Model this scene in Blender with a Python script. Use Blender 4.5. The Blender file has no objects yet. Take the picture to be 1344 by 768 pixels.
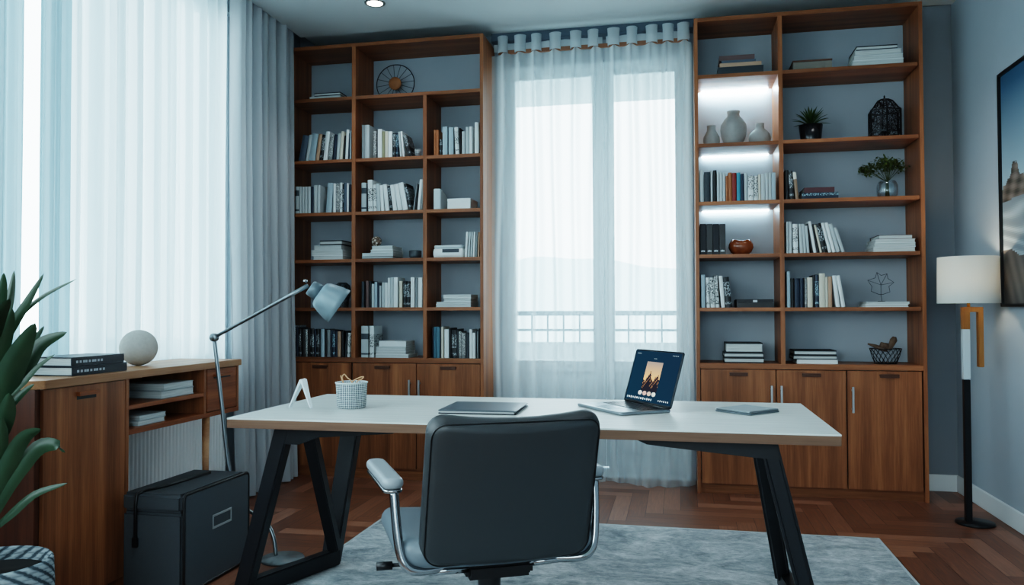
import bpy, bmesh, math, random
from mathutils import Vector, Matrix
PI = math.pi
rnd = random.Random(7)
S = bpy.context.scene
COL = S.collection

# ------------------------------------------------------------------ camera maths
F = 1042.95
YAW, PIT, ROL = math.radians(11.876), math.radians(1.3396), math.radians(-0.1636)
H = 1.15
EYE = Vector((0, 0, H))
FW = Vector((-math.sin(YAW) * math.cos(PIT), math.cos(YAW) * math.cos(PIT), math.sin(PIT)))
_rt = Vector((math.cos(YAW), math.sin(YAW), 0))
_up = _rt.cross(FW)
RT = _rt * math.cos(ROL) + _up * math.sin(ROL)
UP = -_rt * math.sin(ROL) + _up * math.cos(ROL)

def at(axis, val, u, v):
    """measured photo point -> place in the room, on the plane axis = val"""
    d = FW + RT * ((u - 672) / F) - UP * ((v - 384) / F)
    return EYE + d * ((val - EYE[axis]) / d[axis])
atX = lambda val, u, v: at(0, val, u, v)
atY = lambda val, u, v: at(1, val, u, v)
atZ = lambda val, u, v: at(2, val, u, v)

cam_d = bpy.data.cameras.new('camera')
cam_d.sensor_fit = 'HORIZONTAL'; cam_d.sensor_width = 36; cam_d.lens = F * 36 / 1344
cam_d.clip_start = 0.05; cam_d.clip_end = 2000
cam = bpy.data.objects.new('camera', cam_d); COL.objects.link(cam)
m = Matrix((RT, UP, -FW)).transposed().to_4x4(); m.translation = EYE
cam.matrix_world = m
S.camera = cam

# ------------------------------------------------------------------ materials
def lin(c):
    if isinstance(c, str):
        c = c.lstrip('#'); c = [int(c[i:i + 2], 16) / 255 for i in (0, 2, 4)]
    return tuple((x / 12.92 if x <= 0.04045 else ((x + 0.055) / 1.055) ** 2.4) for x in c[:3]) + (1,)

class NT:
    def __init__(s, name):
        s.m = bpy.data.materials.new(name); s.m.use_nodes = True
        s.t = s.m.node_tree; s.t.nodes.clear()
        s.out = s.n('ShaderNodeOutputMaterial')
    def n(s, typ, **kw):
        x = s.t.nodes.new(typ)
        for k, v in kw.items(): setattr(x, k, v)
        return x
    def l(s, a, b): s.t.links.new(a, b)
    def val(s, sock, v):
        if hasattr(v, 'is_linked') or isinstance(v, bpy.types.NodeSocket): s.l(v, sock)
        else: sock.default_value = v
    def math(s, op, a, b=0.0, c=None, clamp=False):
        x = s.n('ShaderNodeMath', operation=op, use_clamp=clamp)
        s.val(x.inputs[0], a); s.val(x.inputs[1], b)
        if c is not None: s.val(x.inputs[2], c)
        return x.outputs[0]
    def mix(s, f, a, b):
        x = s.n('ShaderNodeMix', data_type='RGBA')
        s.val(x.inputs[0], f); s.val(x.inputs[6], a); s.val(x.inputs[7], b)
        return x.outputs[2]
    def coords(s, kind='Object', scale=(1, 1, 1), rnd_off=False):
        tc = s.n('ShaderNodeTexCoord'); mp = s.n('ShaderNodeMapping')
        s.l(tc.outputs[kind], mp.inputs[0]); mp.inputs['Scale'].default_value = scale
        if rnd_off:
            oi = s.n('ShaderNodeObjectInfo')
            vm = s.n('ShaderNodeVectorMath', operation='SCALE'); vm.inputs[0].default_value = (37, 23, 51)
            s.l(oi.outputs['Random'], vm.inputs['Scale']); s.l(vm.outputs[0], mp.inputs['Location'])
        return mp.outputs[0]
    def noise(s, vec, scale, detail=3, rough=0.5, dist=0.0):
        x = s.n('ShaderNodeTexNoise'); s.l(vec, x.inputs['Vector'])
        x.inputs['Scale'].default_value = scale; x.inputs['Detail'].default_value = detail
        x.inputs['Roughness'].default_value = rough; x.inputs['Distortion'].default_value = dist
        return x.outputs['Fac']
    def ramp(s, f, stops):
        x = s.n('ShaderNodeValToRGB'); s.l(f, x.inputs[0]); e = x.color_ramp.elements
        while len(e) < len(stops): e.new(0.5)
        for i, (p, c) in enumerate(stops): e[i].position = p; e[i].color = c
        return x.outputs[0]
    def bump(s, h, strength=0.3, dist=0.01):
        x = s.n('ShaderNodeBump'); x.inputs['Strength'].default_value = strength; x.inputs['Distance'].default_value = dist
        s.l(h, x.inputs['Height']); return x.outputs[0]
    def pbr(s, color, rough=0.5, metal=0.0, normal=None, spec=0.5, **kw):
        x = s.n('ShaderNodeBsdfPrincipled')
        s.val(x.inputs['Base Color'], color); s.val(x.inputs['Roughness'], rough)
        x.inputs['Metallic'].default_value = metal; x.inputs['Specular IOR Level'].default_value = spec
        if normal is not None: s.l(normal, x.inputs['Normal'])
        for k, v in kw.items(): s.val(x.inputs[k.replace('_', ' ')], v)
        return x.outputs[0]
    def done(s, sh): s.l(sh, s.out.inputs[0]); return s.m

MATS = {}
def plain(name, color, rough=0.5, metal=0.0, spec=0.5, grain=0.0, gscale=60, **kw):
    if name in MATS: return MATS[name]
    t = NT(name); c = lin(color); nrm = None
    if grain:
        v = t.coords()
        f = t.noise(v, gscale, 4, 0.6)
        c = t.mix(f, tuple(x * (1 - grain) for x in c[:3]) + (1,), tuple(min(1, x * (1 + grain)) for x in c[:3]) + (1,))
        nrm = t.bump(f, 0.15, 0.002)
    MATS[name] = t.done(t.pbr(c, rough, metal, nrm, spec, **kw)); return MATS[name]

def wood(name, axis, dark, light, rough=0.42, stretch=28, bands=16):
    if name in MATS: return MATS[name]
    t = NT(name)
    sc = [1.0, 1.0, 1.0]; sc[axis] = 1.0 / stretch
    v = t.coords('Object', tuple(sc), True)
    a = t.noise(v, bands, 3, 0.55, 0.4)
    b = t.noise(v, bands * 9, 4, 0.65)
    f = t.math('ADD', t.math('MULTIPLY', a, 0.75), t.math('MULTIPLY', b, 0.38))
    c = t.ramp(f, [(0.36, lin(dark)), (0.56, lin([(p + q) / 2 for p, q in zip([int(dark[i:i + 2], 16) / 255 for i in (1, 3, 5)], [int(light[i:i + 2], 16) / 255 for i in (1, 3, 5)])])), (0.74, lin(light))])
    MATS[name] = t.done(t.pbr(c, rough, 0, t.bump(b, 0.08, 0.002), 0.35)); return MATS[name]

WD, WL = '#6a4029', '#a56c48'
wood_v = wood('walnut_vertical', 2, WD, WL)
wood_x = wood('walnut_along', 0, WD, WL)
wood_y = wood('walnut_deep', 1, '#6a3a22', '#9d5f3a')
wood_pale_y = wood('oak_top', 1, '#8a5f42', '#b58a66')
edge_wood = wood('desk_edge_wood', 0, '#5a4335', '#7a5d4a', 0.5)
arch_wood = wood('lamp_wood', 2, '#7a4c25', '#a87440')

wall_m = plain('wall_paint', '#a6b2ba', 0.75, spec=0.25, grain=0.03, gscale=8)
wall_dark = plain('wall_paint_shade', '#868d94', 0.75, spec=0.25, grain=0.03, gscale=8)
wall_right_m = plain('wall_paint_pale', '#a6b2bb', 0.6, spec=0.3, grain=0.03, gscale=6)
ceil_m = plain('ceiling_paint', '#ccd4d6', 0.8, spec=0.2, grain=0.02, gscale=6)
backp_m = plain('back_panel_paint', '#a3acb4', 0.7, spec=0.25, grain=0.03, gscale=5)
white_paint = plain('white_paint', '#dfe6e8', 0.45)
frame_white = plain('window_white', '#d5dfe3', 0.5)
chrome = plain('chrome', '#a1a4a6', 0.16, 1.0)
steel = plain('brushed_steel', '#b5b9bb', 0.35, 1.0)
black_m = plain('black_satin', '#0d0f12', 0.4)
black_metal = plain('black_metal', '#14171b', 0.38, 0.3, grain=0.1)
desk_leg_m = plain('desk_leg_lacquer', '#15191e', 0.42, 0.1, grain=0.06)
brass = plain('brass', '#c7a25c', 0.3, 1.0)
ceramic = plain('stoneware', '#9c9c9a', 0.85, spec=0.2, grain=0.12, gscale=40)
desk_top_m = (lambda t: t.done(t.pbr(t.ramp(t.noise(t.coords('Object', (0.25, 5, 1)), 8, 4, 0.6), [(0.3, lin('#c2c6c3')), (0.7, lin('#d6d9d5'))]), 0.38, 0, None, 0.4)))(NT('desk_laminate'))

def leather(name, c, rough=0.42):
    t = NT(name); v = t.coords()
    vo = t.n('ShaderNodeTexVoronoi'); vo.inputs['Scale'].default_value = 260; t.l(v, vo.inputs['Vector'])
    return t.done(t.pbr(lin(c), rough, 0, t.bump(vo.outputs['Distance'], 0.06, 0.001), 0.5))
leather_back = leather('chair_leather_dark', '#2f3335', 0.45)
leather_seat = leather('chair_leather_slate', '#667279', 0.4)
leather_pad = leather('chair_leather_pad', '#8f989d', 0.35)

def rug_mat():
    t = NT('rug_pile'); v = t.coords('Object', (0.9, 1.35, 1))
    a = t.noise(v, 3.6, 6, 0.68, 1.6); b = t.noise(t.coords(), 330, 2, 0.6); c2 = t.noise(t.coords('Object', (1, 1.8, 1)), 30, 4, 0.7, 0.6)
    f = t.math('ADD', t.math('MULTIPLY', a, 0.62), t.math('MULTIPLY', c2, 0.38))
    f2 = t.math('ADD', t.math('MULTIPLY', f, 0.85), t.math('MULTIPLY', b, 0.15))
    col = t.ramp(f2, [(0.37, lin('#727d82')), (0.5, lin('#a5adb0')), (0.62, lin('#d3d7d8'))])
    return t.done(t.pbr(col, 0.95, 0, t.bump(f2, 0.7, 0.012), 0.1))
rug_m = rug_mat()
rug_edge_m = plain('rug_edge', '#b4bcbd', 0.9, spec=0.1)

def cloth_mat(name, col, transp, trans, edge=0.6, weave=900, dens=0.0):
    """thin woven cloth: partly see-through, partly passing light on, partly white thread"""
    t = NT(name)
    tr = t.n('ShaderNodeBsdfTransparent'); tr.inputs[0].default_value = (0.97, 0.99, 1, 1)
    di = t.n('ShaderNodeBsdfDiffuse'); di.inputs[0].default_value = lin(col)
    tl = t.n('ShaderNodeBsdfTranslucent'); tl.inputs[0].default_value = lin(col)
    m1 = t.n('ShaderNodeMixShader'); m1.inputs[0].default_value = trans
    t.l(di.outputs[0], m1.inputs[1]); t.l(tl.outputs[0], m1.inputs[2])
    if transp <= 0: return t.done(m1.outputs[0])
    lw = t.n('ShaderNodeLayerWeight'); lw.inputs[0].default_value = 0.4
    f = t.math('SUBTRACT', transp, t.math('MULTIPLY', lw.outputs['Facing'], transp * edge), clamp=True)
    m2 = t.n('ShaderNodeMixShader'); t.l(f, m2.inputs[0])
    t.l(m1.outputs[0], m2.inputs[1]); t.l(tr.outputs[0], m2.inputs[2])
    return t.done(m2.outputs[0])
sheer_m = cloth_mat('sheer_voile', '#dfe7ea', 0.68, 0.45, 0.95)
heading_m = cloth_mat('voile_heading', '#c3ccd0', 0.12, 0.35, 0.5)
sheer_dense = cloth_mat('sheer_linen', '#d0dade', 0.09, 0.60, 0.95)
half_sheer = cloth_mat('half_sheer_linen', '#93a9b2', 0.03, 0.5, 0.8)
drape_m = cloth_mat('grey_drape', '#b5babe', 0.0, 0.13)

def glass_mat():
    t = NT('window_glass')
    tr = t.n('ShaderNodeBsdfTransparent'); tr.inputs[0].default_value = (0.96, 0.985, 0.99, 1)
    gl = t.n('ShaderNodeBsdfGlossy'); gl.inputs['Roughness'].default_value = 0.02
    lw = t.n('ShaderNodeLayerWeight'); lw.inputs[0].default_value = 0.5
    mx = t.n('ShaderNodeMixShader'); t.l(t.math('MULTIPLY_ADD', t.math('POWER', lw.outputs['Facing'], 4.0), 0.8, 0.035), mx.inputs[0]); t.l(tr.outputs[0], mx.inputs[1]); t.l(gl.outputs[0], mx.inputs[2])
    return t.done(mx.outputs[0])
glass_m = glass_mat()
def vase_glass():
    t = NT('vase_glass')
    tr = t.n('ShaderNodeBsdfTransparent'); tr.inputs[0].default_value = (0.93, 0.96, 0.97, 1)
    gl = t.n('ShaderNodeBsdfGlossy'); gl.inputs['Roughness'].default_value = 0.05
    lw = t.n('ShaderNodeLayerWeight'); lw.inputs[0].default_value = 0.3
    mx = t.n('ShaderNodeMixShader'); t.l(t.math('MULTIPLY_ADD', lw.outputs['Facing'], 0.45, 0.05), mx.inputs[0]); t.l(tr.outputs[0], mx.inputs[1]); t.l(gl.outputs[0], mx.inputs[2])
    return t.done(mx.outputs[0])
vase_glass_m = vase_glass()

def emit(name, col, strength):
    t = NT(name); e = t.n('ShaderNodeEmission'); e.inputs[0].default_value = lin(col); e.inputs[1].default_value = strength
    return t.done(e.outputs[0])

def attr_mat(name, emission=0.0, rough=0.5):
    t = NT(name); a = t.n('ShaderNodeAttribute'); a.attribute_name = 'tint'
    if emission:
        e = t.n('ShaderNodeEmission'); t.l(a.outputs['Color'], e.inputs[0]); e.inputs[1].default_value = emission
        return t.done(e.outputs[0])
    return t.done(t.pbr(a.outputs['Color'], rough))

def floor_mat():
    t = NT('herringbone_parquet')
    a = t.n('ShaderNodeAttribute'); a.attribute_name = 'tint'
    uv = t.n('ShaderNodeUVMap'); mp = t.n('ShaderNodeMapping'); t.l(uv.outputs[0], mp.inputs[0]); mp.inputs['Scale'].default_value = (1.6, 22, 1)
    g = t.noise(mp.outputs[0], 3.5, 5, 0.65, 0.8)
    sep = t.n('ShaderNodeSeparateColor'); t.l(a.outputs['Color'], sep.inputs[0])
    f = t.math('ADD', t.math('MULTIPLY', g, 0.74), t.math('MULTIPLY', sep.outputs[0], 0.30))
    c = t.ramp(f, [(0.24, lin('#523326')), (0.5, lin('#7a503d')), (0.78, lin('#9d705b'))])
    c = t.mix(sep.outputs[1], c, lin('#2a160f'))
    return t.done(t.pbr(c, t.math('MULTIPLY_ADD', g, 0.2, 0.28), 0, t.bump(g, 0.06, 0.002), 0.45))
floor_m = floor_mat()

# weave materials (use the lathe UV)
def weave_mat(name, ca, cb, nu, nv, skew=0.0):
    t = NT(name); uv = t.n('ShaderNodeUVMap'); sp = t.n('ShaderNodeSeparateXYZ'); t.l(uv.outputs[0], sp.inputs[0])
    u = t.math('MULTIPLY', sp.outputs[0], nu * 2 * PI); v = t.math('MULTIPLY', sp.outputs[1], nv * 2 * PI)
    s1 = t.math('SINE', t.math('ADD', u, v)); s2 = t.math('SINE', t.math('SUBTRACT', u, v))
    f = t.math('MULTIPLY_ADD', t.math('MULTIPLY', s1, s2), 0.5, 0.5)
    nz = t.noise(uv.outputs[0], 60, 2)
    f = t.math('ADD', f, t.math('MULTIPLY_ADD', nz, 0.5, -0.25))
    c = t.ramp(f, [(0.35, lin(ca)), (0.62, lin(cb))])
    return t.done(t.pbr(c, 0.85, 0, t.bump(f, 0.6, 0.006), 0.2))
basket_weave = weave_mat('white_basket_weave', '#5f6c73', '#dde3e4', 22, 7)
def rope_mat():
    t = NT('rope_planter_weave'); uv = t.n('ShaderNodeUVMap'); sp = t.n('ShaderNodeSeparateXYZ'); t.l(uv.outputs[0], sp.inputs[0])
    nz = t.noise(uv.outputs[0], 40, 2)
    d = t.math('SINE', t.math('ADD', t.math('ADD', t.math('MULTIPLY', sp.outputs[0], 46 * PI), t.math('MULTIPLY', sp.outputs[1], 24 * PI)), t.math('MULTIPLY', nz, 2.5)))
    r = t.math('SINE', t.math('ADD', t.math('MULTIPLY', sp.outputs[1], 44 * PI), t.math('MULTIPLY', sp.outputs[0], 8 * PI)))
    f = t.math('MULTIPLY_ADD', t.math('MINIMUM', d, t.math('ADD', r, 0.75)), 0.5, 0.5)
    return t.done(t.pbr(t.ramp(f, [(0.12, lin('#3f4a50')), (0.4, lin('#7b878c')), (0.75, lin('#9aa5a9'))]), 0.85, 0, t.bump(f, 0.7, 0.006), 0.2))
planter_weave = rope_mat()

# book cover materials ------------------------------------------------------
BOOK_COL = dict(W='#dde2e2', P='#b4bdbf', B='#9fb2bb', G='#7d8486', D='#2c343a', K='#14171b', N='#1d2c3d', T='#b3927a', O='#9b5f3a',
                E='#3f8a9e', R='#7d2c26', M='#4a2a2e', C='#cdc8b9', S='#4c5a68', L='#8c8a6c', V='#5f4a48', U='#48707f')
BOOK_WORD = dict(W='white', P='pale grey', B='pale blue-grey', G='mid grey', D='charcoal', K='black', N='navy', T='tan', O='orange-brown',
                 E='teal', R='dark red', M='maroon', C='cream', S='slate grey', L='olive', V='brown-grey', U='steel blue',
                 w='white dark-lettered', k='black light-lettered', g='grey speckled', s='white speckled', n='navy light-lettered', p='pale grey dark-labelled', t='tan light-topped')
def book_mat(k):
    nm = 'cover_' + BOOK_WORD[k].replace(' ', '_').replace('-', '_')
    if nm in MATS: return MATS[nm]
    if k in BOOK_COL: return plain(nm, BOOK_COL[k], 0.55, grain=0.05, gscale=25)
    t = NT(nm); tc = t.coords('Object', (1, 1, 1), True); o = t.n('ShaderNodeTexCoord')
    sp = t.n('ShaderNodeSeparateXYZ'); t.l(o.outputs['Object'], sp.inputs[0]); z = sp.outputs[2]
    base, ink = dict(w=('#d6dcdc', '#23282b'), k=('#171a1e', '#aab4b8'), g=('#6e7273', '#b9bcba'), s=('#cfd4d2', '#31373a'),
                     n=('#1b2938', '#8fb0bb'), p=('#b0b9bb', '#39434a'), t=('#8d7561', '#d8d6cb'))[k]
    def band(a, b): return t.math('MULTIPLY', t.math('GREATER_THAN', z, a), t.math('LESS_THAN', z, b))
    if k in 'gs':
        f = t.math('GREATER_THAN', t.noise(tc, 120 if k == 's' else 150, 3, 0.7), 0.52)
        f = t.math('MULTIPLY', f, band(0.02, 0.3))
    elif k == 'p':
        f = t.math('ADD', band(0.125, 0.165), band(0.018, 0.03))
    elif k == 't':
        f = band(0.125, 0.3)
    else:
        mp = t.n('ShaderNodeMapping'); t.l(tc, mp.inputs[0]); mp.inputs['Scale'].default_value = (1, 1, 0.6)
        f = t.math('MULTIPLY', t.math('GREATER_THAN', t.noise(mp.outputs[0], 190, 2, 0.6), 0.53), t.math('ADD', band(0.07, 0.16), band(0.02, 0.035)))
    MATS[nm] = t.done(t.pbr(t.mix(f, lin(base), lin(ink)), 0.5)); return MATS[nm]
pages_m = (lambda t: t.done(t.pbr(t.ramp(t.noise(t.coords('Object', (2, 2, 300)), 4, 2), [(0.35, lin('#a9b0b0')), (0.65, lin('#d8dcda'))]), 0.8)))(NT('book_pages'))
pages_v = (lambda t: t.done(t.pbr(t.ramp(t.noise(t.coords('Object', (300, 2, 2)), 4, 2), [(0.35, lin('#a9b0b0')), (0.65, lin('#d8dcda'))]), 0.8)))(NT('book_pages_upright'))

# ------------------------------------------------------------------ mesh builder
class MB:
    def __init__(s): s.v = []; s.f = []; s.mi = []; s.sm = []; s.uv = {}
    def add(s, vs, fs, mi=0, smooth=False, uvs=None):
        b = len(s.v); s.v += [Vector(p) for p in vs]
        for i, f in enumerate(fs):
            if uvs is not None: s.uv[len(s.f)] = uvs[i]
            s.f.append([b + k for k in f]); s.mi.append(mi); s.sm.append(smooth)
        return s
    def box(s, lo, hi, mi=0, M=None):
        x0, y0, z0 = lo; x1, y1, z1 = hi
        vs = [Vector(p) for p in ((x0, y0, z0), (x1, y0, z0), (x1, y1, z0), (x0, y1, z0), (x0, y0, z1), (x1, y0, z1), (x1, y1, z1), (x0, y1, z1))]
        if M is not None: vs = [M @ p for p in vs]
        return s.add(vs, [(3, 2, 1, 0), (4, 5, 6, 7), (0, 1, 5, 4), (1, 2, 6, 5), (2, 3, 7, 6), (3, 0, 4, 7)], mi)
    def beam(s, a, b, w, h, mi=0, w2=None, h2=None, up=(0, 0, 1)):
        """straight bar of rectangular section from a to b"""
        a, b = Vector(a), Vector(b); d = (b - a).normalized(); u = Vector(up)
        sx = d.cross(u)
        if sx.length < 1e-5: sx = d.cross(Vector((0, 1, 0)))
        sx.normalize(); sy = sx.cross(d); w2 = w2 or w; h2 = h2 or h
        vs = []
        for p, ww, hh in ((a, w, h), (b, w2, h2)):
            for i, j in ((-1, -1), (1, -1), (1, 1), (-1, 1)): vs.append(p + sx * (i * ww / 2) + sy * (j * hh / 2))
        return s.add(vs, [(3, 2, 1, 0), (4, 5, 6, 7), (0, 1, 5, 4), (1, 2, 6, 5), (2, 3, 7, 6), (3, 0, 4, 7)], mi)
    def leg(s, a, b, wx, wy, mi=0, wx2=None, wy2=None):
        """leaning leg whose ends are cut level"""
        a, b = Vector(a), Vector(b); vs = []
        for p, x, y in ((a, wx, wy), (b, wx2 or wx, wy2 or wy)):
            for i, j in ((-1, -1), (1, -1), (1, 1), (-1, 1)): vs.append(p + Vector((i * x / 2, j * y / 2, 0)))
        f = [(3, 2, 1, 0), (4, 5, 6, 7), (0, 1, 5, 4), (1, 2, 6, 5), (2, 3, 7, 6), (3, 0, 4, 7)]
        if b.z < a.z: f = [tuple(reversed(q)) for q in f]
        return s.add(vs, f, mi)
    def tube(s, pts, r, seg=10, mi=0, cap=True, closed=False):
        pts = [Vector(p) for p in pts]; n = len(pts); rs = r if isinstance(r, (list, tuple)) else [r] * n
        nrm = None; vs = []
        for i, p in enumerate(pts):
            a = pts[(i - 1) % n] if (closed or i) else p; b = pts[(i + 1) % n] if (closed or i < n - 1) else p
            d = (b - a).normalized()
            if nrm is None: nrm = d.orthogonal().normalized()
            nrm = (nrm - d * nrm.dot(d)).normalized(); bi = d.cross(nrm)
            for k in range(seg):
                t = 2 * PI * k / seg; vs.append(p + (nrm * math.cos(t) + bi * math.sin(t)) * rs[i])
        fs = []
        for i in range(n if closed else n - 1):
            j = (i + 1) % n
            for k in range(seg): fs.append((i * seg + k, i * seg + (k + 1) % seg, j * seg + (k + 1) % seg, j * seg + k))
        if cap and not closed: fs += [tuple(reversed(range(seg))), tuple((n - 1) * seg + k for k in range(seg))]
        return s.add(vs, fs, mi, True)
    def lathe(s, prof, c=(0, 0, 0), seg=32, mi=0, M=None, uvrep=1, squash=None):
        """prof: [(r, z)] bottom to top (r may be 0 at the ends)"""
        c = Vector(c); vs = []; n = len(prof); fs = []; uvs = []
        for r, z in prof:
            for k in range(seg):
                t = 2 * PI * k / seg; p = Vector((r * math.cos(t), r * math.sin(t), z))
                if squash: p = squash(p)
                if M is not None: p = M @ p
                vs.append(c + p)
        z0 = min(z for r, z in prof); zr = max(z for r, z in prof) - z0 or 1
        for i in range(n - 1):
            for k in range(seg):
                fs.append((i * seg + k, i * seg + (k + 1) % seg, (i + 1) * seg + (k + 1) % seg, (i + 1) * seg + k))
                a, b = k / seg, (k + 1) / seg; v0, v1 = (prof[i][1] - z0) / zr, (prof[i + 1][1] - z0) / zr
                uvs.append(((a, v0), (b, v0), (b, v1), (a, v1)))
        return s.add(vs, fs, mi, True, uvs)
    def grid(s, fn, nu, nv, mi=0, smooth=True):
        vs = [fn(i / nu, j / nv) for j in range(nv + 1) for i in range(nu + 1)]
        fs = []; uvs = []
        for j in range(nv):
            for i in range(nu):
                a = j * (nu + 1) + i; fs.append((a, a + 1, a + nu + 2, a + nu + 1))
                uvs.append(((i / nu, j / nv), ((i + 1) / nu, j / nv), ((i + 1) / nu, (j + 1) / nv), (i / nu, (j + 1) / nv)))
        return s.add(vs, fs, mi, smooth, uvs)
    def prism(s, poly, axis, a, b, mi=0):
        """poly in the two other axes (cyclic order), pushed from a to b along axis"""
        def P(p, w):
            q = [0, 0, 0]; o = [(axis + 1) % 3, (axis + 2) % 3]; q[axis] = w; q[o[0]] = p[0]; q[o[1]] = p[1]; return q
        n = len(poly); vs = [P(p, a) for p in poly] + [P(p, b) for p in poly]
        fs = [tuple(reversed(range(n))), tuple(range(n, 2 * n))] + [(i, (i + 1) % n, n + (i + 1) % n, n + i) for i in range(n)]
        return s.add(vs, fs, mi)
    def slab(s, w, d, T, rc, re, warp=None, mi=0, nc=7, ne=5, fill=5):
        """cushion-like slab w x d x T about the origin: rounded corners rc, rounded edges re; warp(p) bends it"""
        out = []
        for cx, cy, a0 in ((w / 2 - rc, d / 2 - rc, 0), (-w / 2 + rc, d / 2 - rc, PI / 2), (-w / 2 + rc, -d / 2 + rc, PI), (w / 2 - rc, -d / 2 + rc, 1.5 * PI)):
            for k in range(nc):
                a = a0 + PI / 2 * k / (nc - 1); out.append((cx, cy, math.cos(a), math.sin(a)))
        # extra points along the straight sides
        ring = []
        for i, q in enumerate(out):
            ring.append(q); nx = out[(i + 1) % len(out)]
            if (i + 1) % nc == 0:
                for k in (1, 2, 3, 4, 5):
                    f = k / 6; ring.append(tuple(q[j] + (nx[j] - q[j]) * f for j in range(4)))
        rings = []
        def R(ins, z, sc=1.0): rings.append([Vector(((cx + nx * (rc - ins)) * sc, (cy + ny * (rc - ins)) * sc, z)) for cx, cy, nx, ny in ring])
        for k in range(fill): R(re, -T / 2, (k + 0.02) / fill)
        for k in range(ne + 1):
            a = -PI / 2 + PI * k / ne; R(re * (1 - math.cos(a)), T / 2 * math.sin(a))
        for k in range(fill - 1, -1, -1): R(re, T / 2, (k + 0.02) / fill)
        n = len(ring); vs = [p for r in rings for p in r]
        if warp: vs = [warp(p) for p in vs]
        fs = [(i * n + k, i * n + (k + 1) % n, (i + 1) * n + (k + 1) % n, (i + 1) * n + k) for i in range(len(rings) - 1) for k in range(n)]
        fs += [tuple(reversed(range(n))), tuple((len(rings) - 1) * n + k for k in range(n))]
        return s.add(vs, fs, mi, True)
    def build(s, name, mats, parent=None, bevel=0, segs=2, loc=None, colors=None, world=True):
        """one linked mesh object; with world, a child's mesh was written in room coordinates"""
        off = Vector((0, 0, 0))
        if parent is not None and world: off = Vector(parent['_at']) if '_at' in parent else parent.location.copy()
        me = bpy.data.meshes.new(name)
        me.from_pydata([tuple(p - off) for p in s.v], [], s.f)
        if not isinstance(mats, (list, tuple)): mats = [mats]
        for mt in mats: me.materials.append(mt)
        for p, mi, sm in zip(me.polygons, s.mi, s.sm): p.material_index = mi; p.use_smooth = sm
        if s.uv:
            ul = me.uv_layers.new(name='UVMap')
            for fi, uvs in s.uv.items():
                for li, q in zip(me.polygons[fi].loop_indices, uvs): ul.data[li].uv = q
        if colors:
            ca = me.color_attributes.new('tint', 'FLOAT_COLOR', 'CORNER')
            for fi, c in enumerate(colors):
                for li in me.polygons[fi].loop_indices: ca.data[li].color = c
        if bevel:
            bm = bmesh.new(); bm.from_mesh(me)
            bmesh.ops.bevel(bm, geom=[e for e in bm.edges if len(e.link_faces) == 2 and e.calc_face_angle(0) > 0.5], offset=bevel, segments=segs, affect='EDGES', clamp_overlap=True)
            bm.to_mesh(me); bm.free()
        o = bpy.data.objects.new(name, me); COL.objects.link(o)
        if parent is not None: o.parent = parent
        if loc is not None: o.location = loc
        return o

def tag(o, label, cat, group=None):
    o['label'] = label; o['category'] = cat
    if group: o['group'] = group
    return o
def thing(name, label, cat, loc=(0, 0, 0), rz=0, group=None):
    o = bpy.data.objects.new(name, None); COL.objects.link(o); o.empty_display_size = 0.05
    o.location = loc; o.rotation_euler = (0, 0, rz)
    return tag(o, label, cat, group)
def struct(o): o['kind'] = 'structure'; return o
def bx(name, lo, hi, mt, parent=None, bevel=0.0, world=True, segs=2):
    return MB().box(lo, hi).build(name, mt, parent, bevel, segs, world=world)

# ------------------------------------------------------------------ the room
XL, XR, YB, YN = -2.80, 1.72, 5.525, -1.6
ZC, ZT = 3.10, 3.36

def herringbone():
    mb = MB(); cols = []; w, L = 0.098, 0.588; k = int(L / w); ang = math.radians(2)
    cells = []
    for i in range(-80, 80):
        for j in range(-12, 12):
            # horizontal and vertical boards of the classic stair pattern
            ox = i * w + j * 2 * L * 0 ; 
            cells.append((i, j))
    x0, x1, y0, y1 = XL - 0.1, XR, YN, YB
    def clip(poly):
        for ax, lim, sg in ((0, x0, 1), (0, x1, -1), (1, y0, 1), (1, y1, -1)):
            out = []
            for a, b in zip(poly, poly[1:] + poly[:1]):
                ia, ib = (a[ax] - lim) * sg >= 0, (b[ax] - lim) * sg >= 0
                if ia: out.append(a)
                if ia != ib:
                    t = (lim - a[ax]) / (b[ax] - a[ax]); out.append(tuple(a[q] + (b[q] - a[q]) * t for q in range(4)))
            poly = out
            if len(poly) < 3: return None
        return poly
    g = 0.0012
    for n in range(-90, 90):
        for mth in range(-14, 14):
            bx_, by_ = n * w + mth * (L + 0) , n * w - mth * (L + 0)
            for kind in (0, 1):
                if kind == 0: X0, Y0, sx, sy = bx_, by_, L, w
                else: X0, Y0, sx, sy = bx_ + 0.0, by_ + w, w, L
                # vertical boards start one board higher at the same stair step
                q = []
                for a, b in ((g, g), (sx - g, g), (sx - g, sy - g), (g, sy - g)):
                    uu, vv = (a, b) if kind == 0 else (b, a)
                    q.append((X0 + a, Y0 + b, uu + 7.3 * n + 3.1 * mth, vv + 1.7 * n + 5.9 * mth))
                if max(p[0] for p in q) < x0 or min(p[0] for p in q) > x1 or max(p[1] for p in q) < y0 or min(p[1] for p in q) > y1: continue
                c = clip(q)
                if c:
                    mb.add([(p[0], p[1], 0.0) for p in c], [tuple(range(len(c)))], 0, False, [tuple((p[2], p[3]) for p in c)])
                    cols.append((rnd.random(), 0, 0, 1))
    # dark groove bed just below the boards, and the slab
    mb.box((x0, y0, -0.12), (x1, y1, -0.0015)); cols += [(0, 1, 0, 1)] * 6
    for i in range(6): mb.uv[len(mb.f) - 6 + i] = ((0, 0),) * 4
    return struct(mb.build('floor', floor_m, colors=cols))
herringbone()

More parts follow.
